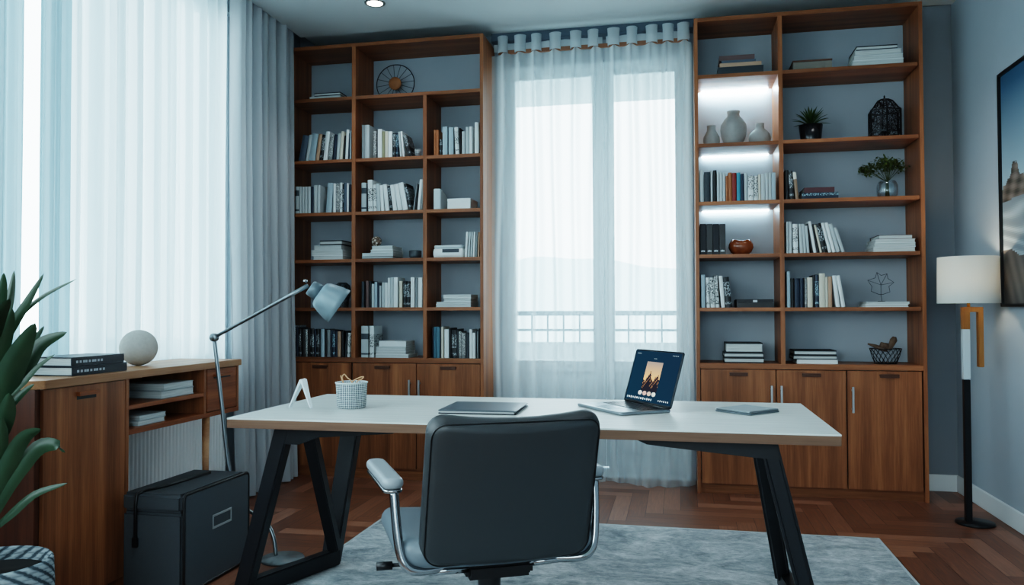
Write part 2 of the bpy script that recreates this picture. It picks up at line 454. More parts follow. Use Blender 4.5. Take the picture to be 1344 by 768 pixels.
# left wall; window opening lengthened unseen towards the camera to add side light
LW0, LW1, LZ0, LZ1 = -1.0, 4.62, 0.84, 3.06
mb = MB()
mb.box((XL - 0.15, YN, 0), (XL, LW0, ZT)); mb.box((XL - 0.15, LW1, 0), (XL, YB, ZT))
mb.box((XL - 0.15, LW0, 0), (XL, LW1, LZ0)); mb.box((XL - 0.15, LW0, LZ1), (XL, LW1, ZT))
struct(mb.build('wall_left', wall_m))
# back wall with a French window opening between the bookcases
BW0, BW1, BZ1 = -1.24, 0.075, 2.90
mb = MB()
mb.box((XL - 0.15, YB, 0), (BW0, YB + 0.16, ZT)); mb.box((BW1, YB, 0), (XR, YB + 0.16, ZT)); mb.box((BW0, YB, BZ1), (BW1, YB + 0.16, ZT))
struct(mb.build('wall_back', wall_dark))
struct(bx('trim_2', (BW0, YB, -0.1), (BW1, YB + 0.16, 0.0), white_paint))
struct(bx('wall_right', (XR, YN, 0), (XR + 0.12, YB + 0.16, ZT), wall_right_m))
FX0, FX1, FZ0, FZ1 = -1.9, 0.9, 0.9, 2.6  # opening added behind the camera to let in frontal fill light
mb = MB()
mb.box((XL - 0.15, YN - 0.12, 0), (FX0, YN, ZT)); mb.box((FX1, YN - 0.12, 0), (XR + 0.12, YN, ZT)); mb.box((FX0, YN - 0.12, 0), (FX1, YN, FZ0)); mb.box((FX0, YN - 0.12, FZ1), (FX1, YN, ZT))
struct(mb.build('wall_front', wall_m))
# dropped ceiling with a curtain recess along the windows and above the first bookcase
mb = MB()
mb.prism([(-2.62, YN), (XR, YN), (XR, 5.50), (0.12, 5.44), (-1.26, 5.40), (-1.26, 5.185), (-2.62, 5.185)], 2, ZC, ZC + 0.06)
mb.box((-2.62, 5.185, 3.122), (-1.26, 5.50, 3.15))
struct(mb.build('ceiling', ceil_m))
struct(bx('ceiling_recess', (XL - 0.15, YN, ZT), (XR + 0.12, YB + 0.16, ZT + 0.08), ceil_m))
# baseboards
struct(bx('baseboard_right', (XR - 0.014, YN, 0), (XR, YB - 0.014, 0.105), white_paint, bevel=0.004))
struct(bx('baseboard_back', (1.452, YB - 0.014, 0), (XR, YB, 0.105), white_paint, bevel=0.004))
mb = MB(); mb.box((XL, YN, 0), (XL + 0.014, YB, 0.105)); struct(mb.build('baseboard_left', white_paint, bevel=0.004))

# windows
def pane_frame(mb, ax, lo, hi, z0, z1, c0, c1, t, mi=0):
    """rectangular sash in the plane of axis ax (0: along x at y=c; 1: along y at x=c)"""
    def B(a0, a1, b0, b1):
        if ax == 0: mb.box((a0, c0, b0), (a1, c1, b1), mi)
        else: mb.box((c0, a0, b0), (c1, a1, b1), mi)
    B(lo, lo + t, z0, z1); B(hi - t, hi, z0, z1); B(lo + t, hi - t, z0, z0 + t); B(lo + t, hi - t, z1 - t, z1)
w2 = struct(thing('window_2', 'x', 'x')); del w2['label']; del w2['category']
mb = MB(); pane_frame(mb, 0, BW0, BW1, 0.0, BZ1, YB + 0.03, YB + 0.11, 0.05)
mb.box((-0.545, YB + 0.03, 0.07), (-0.485, YB + 0.11, BZ1 - 0.05))
mb.build('window_frame', frame_white, w2, 0.004)
for a, b in ((BW0 + 0.05, -0.545), (-0.485, BW1 - 0.05)):
    mb = MB(); pane_frame(mb, 0, a, b, 0.05, BZ1 - 0.05, YB + 0.045, YB + 0.095, 0.045)
    mb.box((a + 0.045, YB + 0.045, 0.72), (b - 0.045, YB + 0.095, 0.80))
    mb.box((a + 0.045, YB + 0.06, 0.09), (b - 0.045, YB + 0.085, 0.721))            # solid lower panel
    mb.box((a + 0.10, YB + 0.052, 0.17), (b - 0.10, YB + 0.06, 0.665))
    d = mb.build('sash', frame_white, w2, 0.003)
    bx('pane', (a + 0.045, YB + 0.068, 0.80), (b - 0.045, YB + 0.072, BZ1 - 0.095), glass_m, w2)
w1 = struct(thing('window_1', 'x', 'x')); del w1['label']; del w1['category']
mb = MB(); pane_frame(mb, 1, LW0, LW1, LZ0, LZ1, XL - 0.12, XL - 0.04, 0.05)
for yy in (0.2, 1.3, 2.3, 3.5): mb.box((XL - 0.12, yy - 0.03, LZ0 + 0.05), (XL - 0.04, yy + 0.03, LZ1 - 0.05))
mb.build('window_frame', frame_white, w1, 0.004)
for a, b in ((LW0 + 0.05, 0.17), (0.23, 1.27), (1.33, 2.27), (2.33, 3.47), (3.53, LW1 - 0.05)):
    bx('pane', (XL - 0.082, a, LZ0 + 0.05), (XL - 0.078, b, LZ1 - 0.05), glass_m, w1)
bx('window_sill', (XL - 0.04, LW0 - 0.04, LZ0 - 0.035), (XL + 0.06, LW1 + 0.04, LZ0), white_paint, w1, 0.004)

w3 = struct(thing('added_fill_window', 'x', 'x')); del w3['label']; del w3['category']  # added unseen window, lights the room from behind the camera
mb = MB(); pane_frame(mb, 0, FX0, FX1, FZ0, FZ1, YN - 0.1, YN - 0.03, 0.05); mb.box((-0.53, YN - 0.1, FZ0 + 0.05), (-0.47, YN - 0.03, FZ1 - 0.05)); mb.build('window_frame', frame_white, w3, 0.004)
bx('pane', (FX0 + 0.05, YN - 0.066, FZ0 + 0.05), (-0.53, YN - 0.062, FZ1 - 0.05), glass_m, w3); bx('pane', (-0.47, YN - 0.066, FZ0 + 0.05), (FX1 - 0.05, YN - 0.062, FZ1 - 0.05), glass_m, w3)
# outside the French window: balcony slab, soffit, railing, hazy hills
conc = plain('pale_concrete', '#c9cfd0', 0.8, grain=0.05)
struct(bx('balcony_floor', (-2.4, YB + 0.16, -0.15), (2.6, 6.75, -0.02), conc))
struct(bx('balcony_soffit_ceiling', (-2.4, YB + 0.16, 2.93), (2.6, 6.78, 3.1), conc))
rail = thing('balcony_railing', 'pale metal balcony railing outside the French window, seen through the sheer curtain', 'railing', (-0.6, 6.62, -0.02))
rail_m = plain('pale_railing', '#9aa6ab', 0.5)
mb = MB(); mb.box((-2.35, 6.59, 1.11), (2.5, 6.65, 1.15)); mb.build('handrail', rail_m, rail, 0.006)
mb = MB(); mb.box((-2.35, 6.605, 0.98), (2.5, 6.635, 1.0)); mb.build('lower_rail', rail_m, rail, 0.003)
mb = MB(); mb.box((-2.35, 6.605, 0.86), (2.5, 6.635, 0.89)); mb.box((-2.35, 6.59, -0.02), (2.5, 6.65, 0.86)); mb.build('parapet', plain('parapet_white', '#e6eaea', 0.7), rail)
for k in range(34):
    x = -2.3 + k * 0.135
    bx('baluster', (x - 0.007, 6.613, 0.89), (x + 0.007, 6.627, 1.11), rail_m, rail)
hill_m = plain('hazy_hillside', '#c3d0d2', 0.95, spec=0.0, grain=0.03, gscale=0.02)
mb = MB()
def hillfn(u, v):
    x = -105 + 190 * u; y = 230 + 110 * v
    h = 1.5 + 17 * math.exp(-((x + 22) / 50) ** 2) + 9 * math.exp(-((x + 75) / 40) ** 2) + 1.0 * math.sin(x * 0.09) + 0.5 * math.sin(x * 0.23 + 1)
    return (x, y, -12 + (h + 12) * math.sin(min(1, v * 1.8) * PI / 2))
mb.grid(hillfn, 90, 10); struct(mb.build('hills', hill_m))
# ground below, far outside
struct(bx('ground_outside', (-400, -300, -14.5), (400, 400, -14), plain('pale_ground', '#c8cfce', 0.95, spec=0.0)))

# ------------------------------------------------------------------ bookcases
def bookcase(name, label, xs, tops, rows, doors, pulls, handles, zt, z_door_bot, div2=None, strips=()):
    """xs: outer left, outer right; tops: z of each shelf top; rows: [(x0, x1, z_top)] shelf boards"""
    x0, x1 = xs; t = 0.0225
    root = thing(name, label, 'bookcase', ((x0 + x1) / 2, (YF + YBK) / 2, 0))
    bx('side_panel', (x0, YF, 0), (x0 + t, YBK, zt), wood_v, root, 0.0015)
    bx('side_panel', (x1 - t, YF, 0), (x1, YBK, zt), wood_v, root, 0.0015)
    bx('top_panel', (x0 + t, YF, zt - 0.026), (x1 - t, YBK, zt), wood_x, root, 0.0015)
    bx('back_panel', (x0 + t, YBK - 0.008, 0.075), (x1 - t, YBK, zt - 0.026), backp_m, root)
    for a, b, z in rows: bx('shelf', (a, YF + 0.001, z - 0.0235), (b, YBK - 0.008, z), wood_x, root, 0.0015)
    lc = tops[-1]
    bx('counter', (x0 + t, YF + 0.0005, lc - 0.033), (x1 - t, YBK - 0.008, lc), wood_x, root, 0.0015)
    bx('base_panel', (x0 + t, YF + 0.022, 0.06), (x1 - t, YBK - 0.008, 0.08), wood_x, root)
    bx('plinth', (x0 + t, YF + 0.025, 0), (x1 - t, YF + 0.045, 0.062), wood_x, root)
    for i, (a, b) in enumerate(doors):
        d = bx('door', (a + 0.0015, YF + 0.001, z_door_bot), (b - 0.0015, YF + 0.02, lc - 0.037), wood_v, root, 0.0015)
        c = pulls[i]
        mb = MB(); mb.box((c - 0.055, YF - 0.014, lc - 0.068), (c + 0.055, YF + 0.002, lc - 0.055)); mb.box((c - 0.055, YF - 0.014, lc - 0.076), (c + 0.055, YF - 0.009, lc - 0.068))
        pm = mb.build('finger_pull', plain('dark_walnut_pull', '#4c2a18', 0.45), d, 0.0015, world=False)
        for v in pm.data.vertices: v.co -= root.location
        for hx in [h for h in handles if a < h < b]:
            mb = MB(); mb.box((hx - 0.006, YF - 0.032, 0.528), (hx + 0.006, YF - 0.022, 0.685))
            mb.box((hx - 0.005, YF - 0.024, 0.545), (hx + 0.005, YF + 0.002, 0.556)); mb.box((hx - 0.005, YF - 0.024, 0.657), (hx + 0.005, YF + 0.002, 0.668))
            hm = mb.build('handle', steel, d, 0.001, world=False); hm['label'] = 'brushed steel bar handle'
            for v in hm.data.vertices: v.co -= root.location
    return root
YF, YBK = 5.163, 5.508
LX = dict(i0=-2.6926, d1=-2.2248, d1b=-2.1957, d2=-1.7048, d2b=-1.6774, i3=-1.3020)
LS = [2.6524, 2.2141, 1.8441, 1.5150, 1.1781, 0.8316]
rows = [(LX['i0'], LX['d1'], z) for z in LS[:5]] + [(LX['d1b'], LX['i3'], LS[0])] + [(LX['d1b'], LX['d2'], z) for z in LS[1:5]] + [(LX['d2b'], LX['i3'], z) for z in LS[1:5]]
bcL = bookcase('bookcase', 'tall three-bay walnut bookcase over three doors, between grey drape and French window', (-2.7158, -1.2812), LS, rows,
               [(-2.691, -2.224), (-2.216, -1.752), (-1.750, -1.304)], [-2.455, -1.995, -1.525], [-1.795, -1.727], 3.0255, 0.078)
bx('divider', (LX['d1'], YF, LS[-1]), (LX['d1b'], YBK - 0.008, 3.0255 - 0.026), wood_v, bcL, 0.0015)
bx('divider', (LX['d2'], YF, LS[-1]), (LX['d2b'], YBK - 0.008, LS[0] - 0.0235), wood_v, bcL, 0.0015)
RX = dict(i0=0.1277, d1=0.6146, d1b=0.6415, i3=1.4198)
RS = [2.6481, 2.2092, 1.8396, 1.5042, 1.1681, 0.8175]
rows = [(RX['i0'], RX['d1'], z) for z in RS[:5]] + [(RX['d1b'], RX['i3'], z) for z in RS[:5]]
bcR = bookcase('bookcase', 'tall two-bay walnut bookcase with lit shelves over three doors, beside the floor lamp', (0.1052, 1.4486), RS, rows,
               [(0.130, 0.583), (0.586, 0.993), (0.996, 1.419)], [0.36, 0.79, 1.235], [0.555, 0.613, 1.025], 3.0145, 0.064)
bx('divider', (RX['d1'], YF, RS[-1]), (RX['d1b'], YBK - 0.008, 3.0145 - 0.026), wood_v, bcR, 0.0015)
led = emit('cool_light_strip', '#cdf1ff', 210.0)
led_lo = emit('cool_light_strip_soft', '#c8efff', 48.0)
for k, (z, mt) in enumerate(((RS[0], led), (RS[1], led_lo), (RS[2], led_lo))):
    o = bx('light_strip', (RX['i0'] + 0.03, YBK - 0.030, z - 0.0306), (RX['d1'] - 0.03, YBK - 0.016, z - 0.0236), mt, bcR)
    o['label'] = 'glowing white light strip under the shelf'

# ------------------------------------------------------------------ books
BAYS = {
 'LA': (LX['i0'], LX['d1'], 'outer bay', 'bookcase by the drape'), 'LB': (LX['d1b'], LX['d2'], 'middle bay', 'bookcase by the drape'), 'LC': (LX['d2b'], LX['i3'], 'window bay', 'bookcase by the drape'),
 'RA': (RX['i0'], RX['d1'], 'lit bay', 'bookcase by the lamp'), 'RB': (RX['d1b'], RX['i3'], 'wide bay', 'bookcase by the lamp')}
ORD = 'first second third fourth fifth sixth seventh eighth ninth tenth eleventh twelfth thirteenth fourteenth fifteenth sixteenth seventeenth eighteenth nineteenth twentieth'.split()
SHELF = ['top', 'second', 'third', 'fourth', 'fifth', 'lowest']
def book_mesh(t, d, h, sgn):
    """upright book, spine to -y; pivot at the lower left (sgn<=0) or lower right edge"""
    mb = MB(); c = min(0.0022, t * 0.18); o = 0 if sgn <= 0 else -t
    mb.box((o, c, 0), (o + c, d, h)); mb.box((o + t - c, c, 0), (o + t, d, h))
    n = 4; pts = [(o, c)] + [(o + t * k / n, c - min(0.004, t * 0.2) * math.sin(PI * k / n)) for k in range(1, n)] + [(o + t, c)]
    poly = pts + [(o + t, c + 0.003), (o, c + 0.003)]
    mb.prism(poly, 2, 0.0, h)
    mb.box((o + c, c + 0.003, 0.003), (o + t - c, d - 0.004, h - 0.003), 1)
    return mb
def quad(x, t, h, th, sh):
    o = 0 if sh <= 0 else -t; c, s_ = math.cos(th), math.sin(th)
    return [(x + p * c + r * s_, -p * s_ + r * c) for p, r in ((o, 0), (o + t, 0), (o + t, h), (o, h))]
def apart(A, B, gap=0.0003):
    for P in (A, B):
        for (ax_, az_), (bx2, bz2) in zip(P, P[1:] + P[:1]):
            nx_, nz_ = bz2 - az_, ax_ - bx2; L = math.hypot(nx_, nz_)
            if L < 1e-9: continue
            pa = [(x * nx_ + z * nz_) / L for x, z in A]; pb = [(x * nx_ + z * nz_) / L for x, z in B]
            if min(pb) - max(pa) > gap or min(pa) - max(pb) > gap: return True
    return False
def row_books(bay, ri, specs, setback=0.014, group=None):
    x0, x1, bname, cname = BAYS[bay]; z = (LS if bay[0] == 'L' else RS)[ri]; y = YF + setback
    prev = [(x0 - 0.02, 0), (x0 + 0.0004, 0), (x0 + 0.0004, 0.4), (x0 - 0.02, 0.4)]; prev_th = 0.0
    for i, (u0, u1, vt, sh, k) in enumerate(specs):
        vb = 400
        a, b = atY(y, u0, vt).x, atY(y, u1, vt).x
        # the foot of the book is measured at the shelf: correct for the slight lean of verticals in the frame
        zt = atY(y, (u0 + u1) / 2, vt).z; h0 = max(0.08, zt - z)
        ft = atY(y, u0, vt); foot = [atY(y, u, 404) for u in (u0, u1)]
        vz = lambda u: atY(y, u, vt)
        # pixel row of the shelf top at this place
        lo, hi = 0, 768
        for _ in range(24):
            md = (lo + hi) / 2
            if atY(y, u0, md).z > z: lo = md
            else: hi = md
        a, b = atY(y, u0, lo).x, atY(y, u1, lo).x
        dx = atY(y, u0 + sh, vt).x - atY(y, u0, lo).x if sh else 0.0
        th = math.atan2(dx, h0) if sh else 0.0
        xa = a
        for step in range(120):
            t = max(0.0045, (b - xa) * math.cos(th) - 0.0012)
            h = (h0 - t * abs(math.sin(th))) / math.cos(th)
            q = quad(xa if sh <= 0 else b, t, h, th, sh)
            if prev is None or apart(prev, q): break
            if (b - xa) * math.cos(th) > 0.0065: xa += 0.0006
            elif prev_th is not None and abs(th - prev_th) > 0.004: th += (prev_th - th) * 0.2
            else: b += 0.0006; xa += 0.0006
        a = xa
        if prev is None or True: prev, prev_th = q, th
        d = min(0.26, max(0.13, h * 0.74))
        mb = book_mesh(t, d, h, sh)
        o = mb.build('book', [book_mat(k), pages_v])
        o.location = (a if sh <= 0 else b, y, z + 0.0004); o.rotation_euler = (0, th, 0)
        tag(o, '%s book, %s from left, %s shelf, %s, %s' % (BOOK_WORD[k], ORD[i], SHELF[ri + 0 if True else 0] if False else SHELFN(ri), bname, cname), 'book',
            'upright books, %s shelf, %s, %s' % (SHELFN(ri), bname, cname))
def SHELFN(ri): return ['second', 'third', 'fourth', 'fifth', 'sixth', 'seventh'][ri - 1] if False else ['top', 'second', 'third', 'fourth', 'fifth', 'lowest'][ri]

def lying_book(x0, x1, y0, d, z, h, k, pages_front=True, rz=0.0, pk=None):
    """book lying flat, long side to the front; pages_front shows the page block between two covers"""
    cx, cy = (x0 + x1) / 2, y0 + d / 2; w = x1 - x0; mb = MB(); c = min(0.007, h * 0.22) if k in 'KD' else min(0.0028, h * 0.16)
    mb.box((-w / 2, -d / 2, 0), (w / 2, d / 2, c)); mb.box((-w / 2, -d / 2, h - c), (w / 2, d / 2, h))
    if pages_front:
        mb.box((-w / 2 + 0.003, -d / 2 + 0.003, c), (w / 2 - 0.003, d / 2 - 0.004, h - c), 1)
        mb.box((-w / 2, d / 2 - 0.004, c), (w / 2, d / 2, h - c))
    else:
        mb.box((-w / 2 + 0.003, -d / 2 + 0.004, c), (w / 2 - 0.003, d / 2 - 0.003, h - c), 1)
        mb.box((-w / 2, -d / 2, c), (w / 2, -d / 2 + 0.004, h - c))
    o = mb.build('book', [book_mat(k), pages_m]); o.location = (cx, cy, z); o.rotation_euler = (0, 0, rz); return o
POS = {2: ['bottom', 'top'], 3: ['bottom', 'middle', 'top'], 4: ['bottom', 'second-lowest', 'second-highest', 'top']}
def pile(bay, ri, items, setback=0.02, depth=0.2):
    """items bottom to top: (u0, u1, height in px, cover, pages to the front?)"""
    x0, x1, bname, cname = BAYS[bay]; z = (LS if bay[0] == 'L' else RS)[ri] + 0.0004; out = []
    n = len(items)
    for i, (u0, u1, hp, k, pf) in enumerate(items):
        y = YF + setback + rnd.uniform(0, 0.006); a, b = atY(y, u0, 400), atY(y, u1, 400)
        # horizontal extent at the pile's own height
        dep = (Vector((a.x, y, z)) - EYE).dot(FW); h = hp * dep / F
        a = _xat(y, u0, z); b = _xat(y, u1, z)
        o = lying_book(a, b, y, depth + rnd.uniform(-0.012, 0.012), z, h - 0.0006, k, pf)
        tag(o, '%s book, %s of flat pile, %s shelf, %s, %s' % (BOOK_WORD[k], POS[n][i], SHELFN(ri), bname, cname), 'book', 'flat pile of books, %s shelf, %s, %s' % (SHELFN(ri), bname, cname))
        z += h; out.append(o)
    return z
def _xat(y, u, z):
    """x of the point on plane y at height z seen in photo column u"""
    lo, hi = -300, 1100
    for _ in range(40):
        md = (lo + hi) / 2
        if atY(y, u, md).z > z: lo = md
        else: hi = md
    return atY(y, u, lo).x
def _zat(y, u, v): return atY(y, u, v).z

exec_rows = {
 ('LA', 1): [(391, 399.4, 177, 6.5, 'S'), (400, 404.6, 177, 5.3, 'P'), (405, 412.8, 175.2, 4.8, 'B'), (413.7, 418.3, 176, 4.6, 'T'), (418.9, 423.3, 176.8, 4.2, 'k'), (423.8, 429.2, 172.5, 4.0, 'W'),
             (429.8, 435.4, 177, 3.2, 'g'), (436, 440.3, 176.5, 2.8, 'N'), (441, 444.6, 175, 2.4, 'P'), (445, 449.2, 172.5, 2.6, 'C'), (449.7, 452, 178, 2.2, 'K'), (452.4, 456.2, 170, 1.9, 'W'), (456.6, 458, 175, 1.2, 'N'), (458.3, 460.3, 172.5, 0.5, 'B')],
 ('LB', 1): [(474.7, 479, 164.2, 0, 'G'), (479.1, 484.6, 164, 0, 'P'), (489.5, 494, 172.4, 0, 'g'), (494.2, 495.5, 170, 0, 'K'), (495.6, 501.2, 169.5, 0, 'W'), (501.4, 505, 172.4, 0, 'L'), (505.2, 509.4, 172.4, 0, 'C'), (509.6, 514.8, 172.7, 0, 'W'),
             (515.3, 519.2, 174.5, 0, 'k'), (519.4, 523.2, 174.2, -0.6, 'n'), (523.9, 527.6, 172.7, -2.6, 'P'), (528.2, 531, 172.2, -3.0, 'W'), (534.5, 541, 176, -8.5, 'k')],
 ('LC', 1): [(569.4, 572, 170.7, 0, 'O'), (572.2, 576, 170.7, 0, 'O'), (577, 580.2, 183, 0, 'k'), (580.8, 587.3, 166.5, 0, 'B'), (588.8, 595.2, 167.3, 0, 'B'), (597.8, 602.8, 167, -1.6, 'w'), (603.4, 605.8, 168.2, -1.3, 'K'), (606.2, 610.8, 172.4, 0, 'P'), (611.3, 615.7, 167, 0, 'P'), (616, 620.3, 166, 0, 'W'), (623, 628.4, 160.6, 0, 'W')],
 ('LA', 2): [(387.3, 392.2, 244.9, 0, 'p'), (392.4, 395.6, 245, 0, 'P'), (395.8, 399.4, 245.3, 0, 'P'), (399.6, 402.8, 245, 0, 'P'), (403, 407.7, 245, 0, 'P'), (408, 411.4, 245, 0, 'N'), (411.6, 416, 243.2, 0, 'P'), (416.2, 420.3, 243.2, 0, 'P'), (427.6, 434.8, 240.2, 2.3, 'B'), (437.2, 440.6, 241, 0, 'W'), (440.8, 445.8, 241, 0, 'g'), (446, 449.2, 239.8, 0, 'w'), (449.4, 451, 241.5, 0, 'k'), (451.1, 454.8, 240, 0, 'S'), (455, 457.5, 240.6, 0, 'W'), (458, 460.4, 242, 0, 'N')],
 ('LB', 2): [(474.3, 480.6, 240, 0, 'p'), (480.8, 482.6, 241, 0, 'D'), (483.4, 489.5, 236, -1.0, 'w'), (490.2, 494.2, 242.3, -1, 'w'), (494.6, 499.4, 241, -1.2, 'P'), (499.9, 504.2, 243, -1.6, 'W'), (505.8, 511, 241.5, -3.6, 'W'), (511.5, 515, 244, -3.6, 'k'), (515.8, 521.2, 242.3, -4.2, 'W'), (521.7, 528, 241, -5.5, 'W'), (528.9, 535.6, 239, -6.6, 'W'), (536.4, 540.6, 240.6, -6.8, 'k'), (541.6, 543.6, 241, 4.6, 'G'), (544, 546.2, 242, 4.2, 'K'), (546.8, 551, 235.6, 3.6, 'W'), (551.6, 553.9, 240, 1.0, 'P')],
 ('LB', 4): [(474.3, 477.9, 369.5, 0, 'D'), (479.8, 484, 368.6, 0, 'V'), (484.3, 487, 369, 0, 'K'), (487.6, 491.1, 372.8, 0, 'P'), (491.3, 495, 370.3, 0, 'B'), (495.2, 497.6, 371, 0, 'N'), (497.8, 500.2, 375, 0, 'P'), (501, 504.8, 371, 0, 'P'), (505, 508.7, 371.2, 0, 'W'), (508.9, 511.8, 364.8, 0, 'W'), (512, 516.2, 364.4, 0, 'P'), (516.4, 522.1, 364, 0, 'W'), (524, 528, 369, 0, 'C'), (529.2, 533.3, 369, 0, 'k'), (533.5, 537.9, 369.4, 0, 'k'), (538.9, 544.1, 364, 0, 'W'), (545, 548.4, 365, 0, 'G'), (548.7, 554.3, 364.4, 0, 'W')],
 ('LA', 5): [(384.7, 388.1, 427.3, 0, 'g'), (388.5, 391.6, 430, 0, 'N'), (391.9, 395.4, 431.5, 0, 'k'), (395.7, 400.1, 431.7, 0, 'K'), (400.4, 403.9, 432.2, 0, 'g'), (404.2, 406.7, 432.3, 0, 'K'), (407, 411.9, 432.2, 0, 'k'), (412.2, 414.8, 432.4, 0, 'N'), (415, 419, 432.2, 0, 'k'), (419.2, 420.9, 432.5, 0, 'K'), (421.1, 425.9, 432, 0, 'B'), (426.2, 428.8, 432.3, 0, 'K'), (429.1, 433.4, 432.8, 0, 'G'), (433.7, 435.8, 433.4, 0, 'N'), (436, 439.8, 433.6, 0, 'n'), (440, 442.8, 434.4, 0, 'N'), (443, 447.3, 435, 0, 'T'), (447.8, 451, 435, 0, 'K'), (451.4, 454.2, 435.7, 2.6, 'D'), (455, 458.8, 437, 1.4, 'w')],
 ('LB', 5): [(473.9, 483.2, 428, 0, 'p'), (484.9, 490.8, 428, 0, 'w')],
 ('LC', 5): [(567.6, 569.2, 430, 0, 'N'), (569.4, 572.1, 429, 0, 'U'), (572.3, 577.4, 429, 0, 'U'), (577.6, 578.9, 430, 0, 'D'), (579, 582.2, 429, 0, 'C'), (583.3, 589.1, 432.3, 0, 'W'), (589.4, 592.3, 430.7, 0, 'K'), (592.8, 599.4, 433, 0, 'k'), (599.7, 601.6, 432, 0, 'D'), (601.9, 605.9, 435, 0, 'g'), (606.2, 610.9, 437, 0, 'g'), (611.3, 615.6, 437.4, 0, 'D'), (616, 620, 432.3, 0, 'W'), (620.2, 624.1, 437, 0, 'W'), (624.4, 625.9, 434, 0, 'D'), (626.1, 627.8, 435, 0, 'G'), (628, 629.8, 431.5, 0, 'K')],
 ('LC', 3): [(609.8, 612.8, 304.5, 1.6, 'W'), (613.6, 616.4, 304.5, 1.5, 'P'), (617, 619.6, 304.6, 1.4, 'P'), (620.2, 622.6, 304.4, 1.3, 'W'), (623.3, 626, 304.6, 1.2, 'G'), (626.7, 628.7, 304.8, 1.0, 'T')],
 ('RA', 2): [(918.6, 923.9, 223.5, 0, 'P'), (924.5, 932.7, 226, 0, 'D'), (933, 935.8, 224.4, 0, 'P'), (936.4, 940.9, 223.5, 0, 'K'), (941.3, 944.8, 226.6, 0, 'P'), (945, 948.6, 226.6, 0, 'P'), (948.8, 952.4, 226.6, 0, 'P'), (952.8, 955.9, 231, 0, 'O'), (956.2, 961.1, 226.6, 0, 'O'), (961.4, 966.9, 227, 0, 'R'), (967.3, 972.2, 226.6, 0, 'E'), (972.6, 976.8, 228, 0, 'N'), (977.1, 981.7, 227.5, 0, 'P'), (982, 989.4, 230.6, 0, 'w'), (989.8, 995.2, 231, 0, 's'), (995.6, 998.9, 229, 0, 'C'), (999.2, 1004.5, 228.4, 0, 'P'), (1004.8, 1009, 226.6, 0, 'P'), (1009.3, 1013, 226.6, 0, 'P'), (1013.3, 1018.5, 226.6, 0, 'B')],
 ('RB', 2): [(1031.3, 1035.8, 223.2, -0.6, 'K'), (1036.6, 1042.4, 224.5, -1.8, 'k'), (1043.7, 1048.8, 225.7, -3.8, 't')],
 ('RB', 3): [(1032.3, 1035.6, 291, 0, 'P'), (1036, 1039.9, 291, -0.4, 'P'), (1041.2, 1048, 294, -1, 'w'), (1050, 1054.5, 294, -1.9, 'P'), (1054.9, 1058.7, 294, -2.3, 'P'), (1059.2, 1062.9, 296, -2.9, 'P'), (1063.6, 1066.2, 293.6, -5.5, 'K'), (1067.2, 1072, 290.2, -7.4, 'W'), (1072.5, 1075.6, 294, -7.6, 'K'), (1076.3, 1079.4, 295, -8.2, 'C'), (1080, 1086.8, 292.3, -9.4, 'k'), (1087.6, 1091.9, 292, -10.2, 'W'), (1092.6, 1097.4, 291.4, -10.8, 'W'), (1098.1, 1103.3, 293, -11, 'P'), (1104, 1109.3, 298, -11, 'P')],
 ('RA', 4): [(920.6, 926, 360.7, -0.5, 'B'), (927.6, 932.1, 364.3, -1.4, 'w'), (932.9, 939.2, 364.3, -2.3, 's'), (939.9, 944.7, 361.6, -2.9, 's'), (946.8, 951.9, 362, -3.6, 'W'), (952.8, 961.1, 363.4, -4.4, 'k')],
 ('RB', 4): [(1033.2, 1037.8, 356.4, -0.5, 'B'), (1038.6, 1042.9, 365.5, 0, 'K'), (1043.2, 1050.1, 365.5, 0, 'N'), (1050.5, 1055.2, 365.5, 0, 'N'), (1056.6, 1059.6, 364.6, 0, 'g'), (1060, 1067, 364.2, 0, 'C'), (1067.2, 1069.7, 361.5, 0, 'K'), (1070, 1075.3, 360.5, 0, 'n'), (1075.6, 1083.5, 359, 0, 'C'), (1083.8, 1087.2, 363.7, 0, 'C'), (1087.5, 1092.6, 363.2, 0, 'T'), (1097.5, 1103, 361.4, -5.6, 'W'), (1104.2, 1110, 361.2, -7.6, 'W')],
}
for (bay, ri), sp in exec_rows.items(): row_books(bay, ri, sp, 0.03 if ri == 5 else 0.014)

pile('LA', 0, [(405.7, 447, 4.3, 'P', True), (412.5, 446.5, 4.2, 'D', True)], 0.03, 0.2)
pile('LA', 3, [(411, 449.9, 5.4, 'W', True), (408.4, 449.5, 7.2, 'W', True), (411.8, 448.2, 6.3, 'P', True), (419.8, 448.6, 6.2, 'K', True)])
z_ball = pile('LB', 3, [(474.7, 515.8, 3.2, 'D', True), (474.9, 515.8, 4.6, 'P', True), (486, 515.8, 3.9, 'W', True), (487.7, 515.3, 5.1, 'W', True)])
pile('LC', 4, [(572, 618, 3.4, 'P', True), (572.4, 618, 3.6, 'P', True), (582, 618, 4.7, 'W', True), (581.4, 618.4, 4.7, 'W', True)])
pile('LB', 5, [(492.6, 536, 4.4, 'W', True), (493, 532.7, 4.3, 'W', True), (493.4, 532.7, 5.8, 'P', True), (497.5, 532.7, 7.4, 'W', False)], 0.01)
pile('RA', 0, [(942.2, 1002.2, 10, 'D', False), (944.5, 999.5, 5, 'T', False), (947, 992, 3.5, 'S', False), (944, 990.5, 6.5, 'V', False)], 0.02, 0.22)
pile('RB', 0, [(1119, 1186.7, 7.5, 'W', True), (1120.5, 1185.5, 6.5, 'W', True), (1122, 1183.5, 6.5, 'P', True), (1124, 1178, 5.8, 'D', True)], 0.02, 0.22)
pile('RB', 2, [(1052.6, 1100.4, 8.3, 'n', False), (1055.5, 1095.3, 6.8, 'M', False)], 0.02, 0.2)
